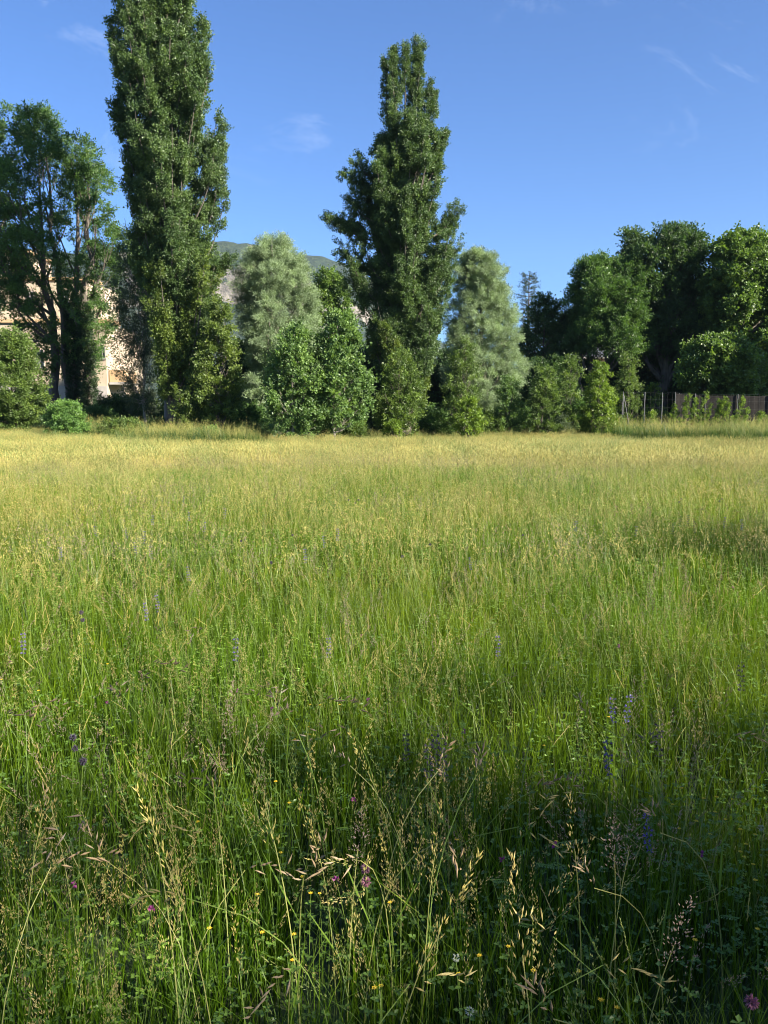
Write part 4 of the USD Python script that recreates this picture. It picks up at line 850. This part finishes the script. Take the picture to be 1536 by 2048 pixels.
def make_yellow(name, seed):
    rng = np.random.default_rng(seed); r = source(name); P = stem_path(rng, 0.42)
    part(r, 'stem', tube(P, np.linspace(0.0014, 0.0008, 9), 4), STEM)
    a = np.arange(6) * 1.047; d = unit(np.stack([np.cos(a), np.sin(a), np.full(6, 0.45)], 1))
    part(r, 'flower', join([leaf_faces(np.repeat(P[-1:], 6, 0), d, unit(np.stack([-np.cos(a) * 0.4, -np.sin(a) * 0.4, np.ones(6)], 1)), np.full(6, 0.0085), np.full(6, 0.008), 0.2), seeds(P[-1:], np.array([[0, 0, 1.0]]), 0.006, 0.006)]), YELLOW, kind='stuff')
    part(r, 'leaves', clover_leaves(rng, 8, 0.025, (0.1, 0.38), 0.014), HERB, kind='stuff')
    return r
def make_head(name, seed, kind, h, scale, look, stem, nod):
    rng = np.random.default_rng(seed); r = source(name); P = stem_path(rng, h, 0.10, nod)
    part(r, 'stem', tube(P, np.linspace(0.0017, 0.0009, 9), 5), stem)
    part(r, 'seed_head', panicle(rng, P, kind, scale), look, kind='stuff')
    a = np.array([0.5, 2.6]) + rng.uniform(0, 6); d = unit(np.stack([np.cos(a), np.sin(a), np.full(2, 0.9)], 1))
    part(r, 'leaves', leaf_faces(P[[2, 4]], d, unit(np.stack([np.cos(a), np.sin(a), np.full(2, -0.8)], 1) * -1), np.full(2, 0.20), np.full(2, 0.006), 0.1), BLADE, kind='stuff')
    return r
def make_vetch(name, seed):
    rng = np.random.default_rng(seed); r = source(name); P = stem_path(rng, 0.46, 0.25)
    part(r, 'stem', tube(P, np.linspace(0.0014, 0.0009, 9), 4), STEM)
    c, ax, nm = [], [], []
    for k in range(3, 9):
        a = k * 2.4; d = np.array([math.cos(a), math.sin(a), 0.35]); s_ = np.array([-math.sin(a), math.cos(a), 0])
        for j in range(7):
            for sg in (-1, 1): c.append(P[k] + d * (0.008 + j * 0.009)); ax.append(unit(s_ * sg + d * 0.35)); nm.append([rng.normal() * 0.2, rng.normal() * 0.2, 1.0])
    n = len(c); part(r, 'leaves', leaf_faces(np.array(c), np.array(ax), unit(np.array(nm)), np.full(n, 0.016), np.full(n, 0.006), 0.15), HERB, kind='stuff')
    d = unit(rng.normal(size=(5, 3)) * 0.7 + [0, 0, 0.7])
    part(r, 'flower', leaf_faces(P[[-1] * 5], d, unit(rng.normal(size=(5, 3))), np.full(5, 0.013), np.full(5, 0.010), 0.4), MAGENTA, kind='stuff')
    return r
SRC = {
    'salvia': (0.60, [make_salvia('violet_spike_source', 1, VIOLET), make_salvia('violet_spike_source_001', 2, VIOLET)]),
    'salvia_dark': (0.60, [make_salvia('dark_spike_source', 3, CALYX)]),
    'salvia_pale': (0.60, [make_salvia('pale_spike_source', 4, PINK)]),
    'clover': (0.40, [make_ball('clover_source', 5, 0.40, 0.012, 70, 0.011, PINK)]),
    'dark': (0.62, [make_ball('dark_head_source', 6, 0.62, 0.011, 70, 0.010, CALYX, False), make_ball('dark_head_source_001', 7, 0.62, 0.009, 60, 0.010, CALYX, False, 1.5)]),
    'yellow': (0.42, [make_yellow('yellow_flower_source', 8), make_yellow('yellow_flower_source_001', 9)]),
    'brome': (0.66, [make_head('nodding_brome_source', 10, 'brome', 0.66, 0.95, TAN, STEM_STRAW, 0.30), make_head('nodding_brome_source_001', 11, 'brome', 0.66, 1.0, TAN, STEM_STRAW, 0.22), make_head('nodding_brome_source_002', 12, 'brome', 0.66, 0.9, STRAW, STEM, 0.35)]),
    'brome_dark': (0.66, [make_head('dark_brome_source', 13, 'brome', 0.66, 1.05, SEED_DARK, STEM, 0.25), make_head('dark_brome_source_001', 14, 'brome', 0.66, 1.15, SEED_DARK, STEM, 0.15)]),
    'plume': (0.66, [make_head('straw_plume_source', 15, 'oat', 0.66, 1.2, STRAW, STEM_STRAW, 0.04), make_head('straw_plume_source_001', 16, 'oat', 0.66, 1.1, STRAW_PALE, STEM_STRAW, 0.08)]),
    'fluffy': (0.62, [make_head('fluffy_head_source', 17, 'fluffy', 0.62, 1.0, SEED_PINK, STEM_STRAW, 0.05)]),
    'vetch': (0.46, [make_vetch('vetch_source', 18), make_vetch('vetch_source_001', 19)]),
    'white': (0.40, [make_ball('white_flower_source', 20, 0.40, 0.013, 34, 0.006, WHITE)]),
}
rng = np.random.default_rng(404)
def plant(kind, name, label, cat, group, spots, h):
    h0, variants = SRC[kind]
    for k, sp in enumerate(spots):
        px, py = sp[:2]; hh = h * rng.uniform(0.92, 1.08)
        if EYE - hh < 0.3: hh = 1.2
        w = pixel_at_height(px, py, hh)
        for _ in range(3): w = pixel_at_height(px, py, hh + float(terrain(w[0], w[1])))
        g = float(terrain(w[0], w[1])); rot = rng.uniform(0, 6.283); s = hh / h0
        v = variants[k % len(variants)]
        tip = TIP[v] * s; c, n = math.cos(rot), math.sin(rot)
        side = ('on the left', 'near the middle', 'on the right')[min(2, int(px / 512))] + (', close up' if py > 1550 else ', further off' if py < 1200 else '')
        thing(name, sp[2] if len(sp) > 2 else f'{label} {side}', cat, (w[0] - (c * tip[0] - n * tip[1]), w[1] - (n * tip[0] + c * tip[1]), g), rot, s, f'{group} {side}' if len(sp) < 3 else None, v)
TIP = {}
for h0, variants in SRC.values():
    for v in variants:
        pts = np.array(UsdGeom.Mesh(stage.GetPrimAtPath(v + '/stem')).GetPointsAttr().Get()); TIP[v] = pts[-1]
plant('salvia', 'meadow_sage', 'violet flower spike in the sunlit meadow', 'flower', 'violet flower spikes', [(367, 992), (378, 1022), (305, 1029), (252, 1055), (190, 1050), (410, 1042), (289, 1060), (269, 1082), (300, 1090), (375, 1130), (120, 1092), (312, 1187), (290, 1202), (675, 1055), (647, 1070), (609, 1095), (450, 1015), (657, 1272), (46, 1262), (1153, 1040), (1273, 1050), (940, 1112), (1450, 1032), (1483, 1037), (1215, 1475, 'violet flower in the shade below the bright violet cluster on the right'), (1293, 1622, 'violet flower in the shade among the yellow flowers on the right'),
    (472, 1272, 'tall violet flower spike, pale purple, left of the middle in the sunlit grass'), (995, 1268, 'violet flower spike with bluish florets right of the middle in sunlit grass'), (1225, 1390, 'bright violet flower cluster in the half shade on the right'), (1260, 1385, 'second violet flower beside the bright cluster on the right')], 0.56)
plant('salvia_dark', 'meadow_sage', 'dark faded flower spike', 'flower', 'dark faded flower spikes', [(1378, 1028), (1362, 1030), (1388, 1040), (1348, 1045), (813, 1462), (870, 1462), (858, 1480), (884, 1478), (1483, 1325), (1318, 1440)], 0.56)
plant('salvia_pale', 'pale_orchid', 'pale pink flower spike', 'flower', 'pale pink flower spikes', [(1263, 1006), (1297, 1004), (1233, 1010), (1300, 1012)], 0.60)
plant('clover', 'red_clover', 'pink clover head', 'flower', None, [(732, 1764, 'pink clover head in the shaded grass left of the middle, lower of two'), (731, 1738, 'dull pink clover head just above the brighter one'), (1503, 2003, 'dusky clover head at the bottom right corner')], 0.46)
plant('dark', 'dark_seed_head', 'round blackish seed head on a thin stalk', 'plant', 'round dark seed heads', [(717, 1000), (710, 1006), (697, 1000), (585, 1070), (482, 1082), (542, 1125), (162, 1225), (165, 1240), (1363, 998), (1358, 1004), (1444, 998), (1439, 1002), (860, 1089), (1046, 1070), (805, 1113), (145, 1475), (150, 1497), (165, 1522)], 0.64)
plant('yellow', 'yellow_flower', 'small yellow flower low in the grass', 'flower', 'small yellow flowers', [(1218, 1586), (1302, 1594), (1363, 1577), (1462, 1566), (1407, 1598), (1433, 1595), (1505, 1580), (1309, 1632), (1393, 1644), (1088, 1492), (1095, 1545), (1218, 1435), (1510, 1670), (1488, 1715), (1507, 1730), (1510, 1762), (1480, 1705), (1358, 1658), (1125, 1692), (1113, 1684), (915, 1681), (1018, 1895), (960, 1913), (1068, 1943), (1203, 2002), (1235, 2017), (1158, 1945), (780, 1807), (1390, 1882), (1515, 1860),
    (605, 1755), (622, 1788), (640, 1788), (515, 1790), (419, 1859), (525, 1867), (589, 1870), (750, 1978), (762, 1973), (586, 1922), (562, 1707), (617, 1455), (620, 1470), (590, 1480), (575, 1440), (620, 1410), (640, 1411), (680, 1410), (77, 1382), (3, 1360), (215, 1329), (757, 1490), (579, 1607), (395, 1645), (552, 1564), (1430, 1625), (1450, 1640), (1345, 1610), (1480, 1660), (1420, 1670), (1492, 1690), (1465, 1600), (918, 1950, 'larger yellow flower low in the shade below the middle')], 0.42)
plant('vetch', 'vetch', 'small magenta vetch flower', 'flower', 'magenta vetch flowers', [(214, 1406), (706, 1600), (736, 1399), (475, 1381), (544, 1417), (22, 1324), (723, 1271), (1405, 1708), (1005, 1719), (302, 1818), (147, 1770), (672, 1759), (928, 1462), (1465, 1175), (1237, 1292), (1110, 1690)], 0.46)
plant('brome_dark', 'brome_stalk', 'dark nodding grass head', 'grass stalk', 'dark nodding grass heads', [(285, 1312), (580, 1360), (540, 1410), (50, 1400), (5, 1395), (245, 1368), (645, 1368), (400, 1240), (315, 1235), (700, 1440), (1385, 1010), (1290, 1470), (1068, 1540), (180, 1600), (300, 1300), (560, 1385), (955, 1500), (430, 1545)], 0.74)
plant('brome', 'brome_stalk', 'straw coloured nodding grass head', 'grass stalk', 'straw nodding grass heads', [(425, 1535), (85, 1585), (340, 1565), (1183, 1395), (1465, 1445), (1153, 1525), (1323, 1605), (100, 1690), (370, 1715), (630, 1668), (720, 1675), (1108, 1800), (1108, 1955), (60, 1130), (95, 1150), (880, 1490), (700, 1500), (295, 1595), (1190, 1720), (590, 1890), (820, 1885), (200, 1660), (490, 1700),
    (1040, 1590, 'pale straw grass head arching right, right of the middle in the shade edge'), (888, 1525, 'pair of pale spikelets hanging in the shade edge near the middle'), (888, 1632, 'large bright straw grass head arching over the dark grass near the middle'), (1208, 1855, 'pale straw grass head in the deep shade at the lower right'), (365, 1010, 'straw grass stalk bowed over in the sunlit far meadow')], 0.72)
plant('plume', 'oat_stalk', 'upright straw plume of grass seed', 'grass stalk', 'straw plumes', [(1310, 1430), (1098, 1335), (100, 1600), (300, 1610), (85, 1620), (530, 1600), (1150, 1690), (620, 1640), (1240, 1100), (1245, 1080), (940, 1300), (1275, 1270), (490, 1240), (735, 1530), (870, 1700), (880, 1840), (1045, 1900), (330, 1700), (1420, 1480), (1500, 1500)], 0.74)
plant('fluffy', 'fluffy_stalk', 'fluffy pinkish grass head', 'grass stalk', None, [(1348, 1880, 'fluffy pinkish grass head standing out in the deep shade at the lower right'), (1258, 1690, 'loose greyish pink grass panicle in the shade on the right'), (1230, 1700, 'second loose greyish panicle left of its twin on the right'), (715, 1690, 'brownish fluffy grass head above the pink clover')], 0.64)
plant('white', 'white_flower', 'small white flower cluster', 'flower', None, [(940, 2022, 'white flower cluster at the bottom edge right of the middle'), (1522, 1655, 'white flower cluster at the right edge among yellow flowers'), (912, 1915, 'tiny pale flower cluster in the shade below the middle')], 0.44)
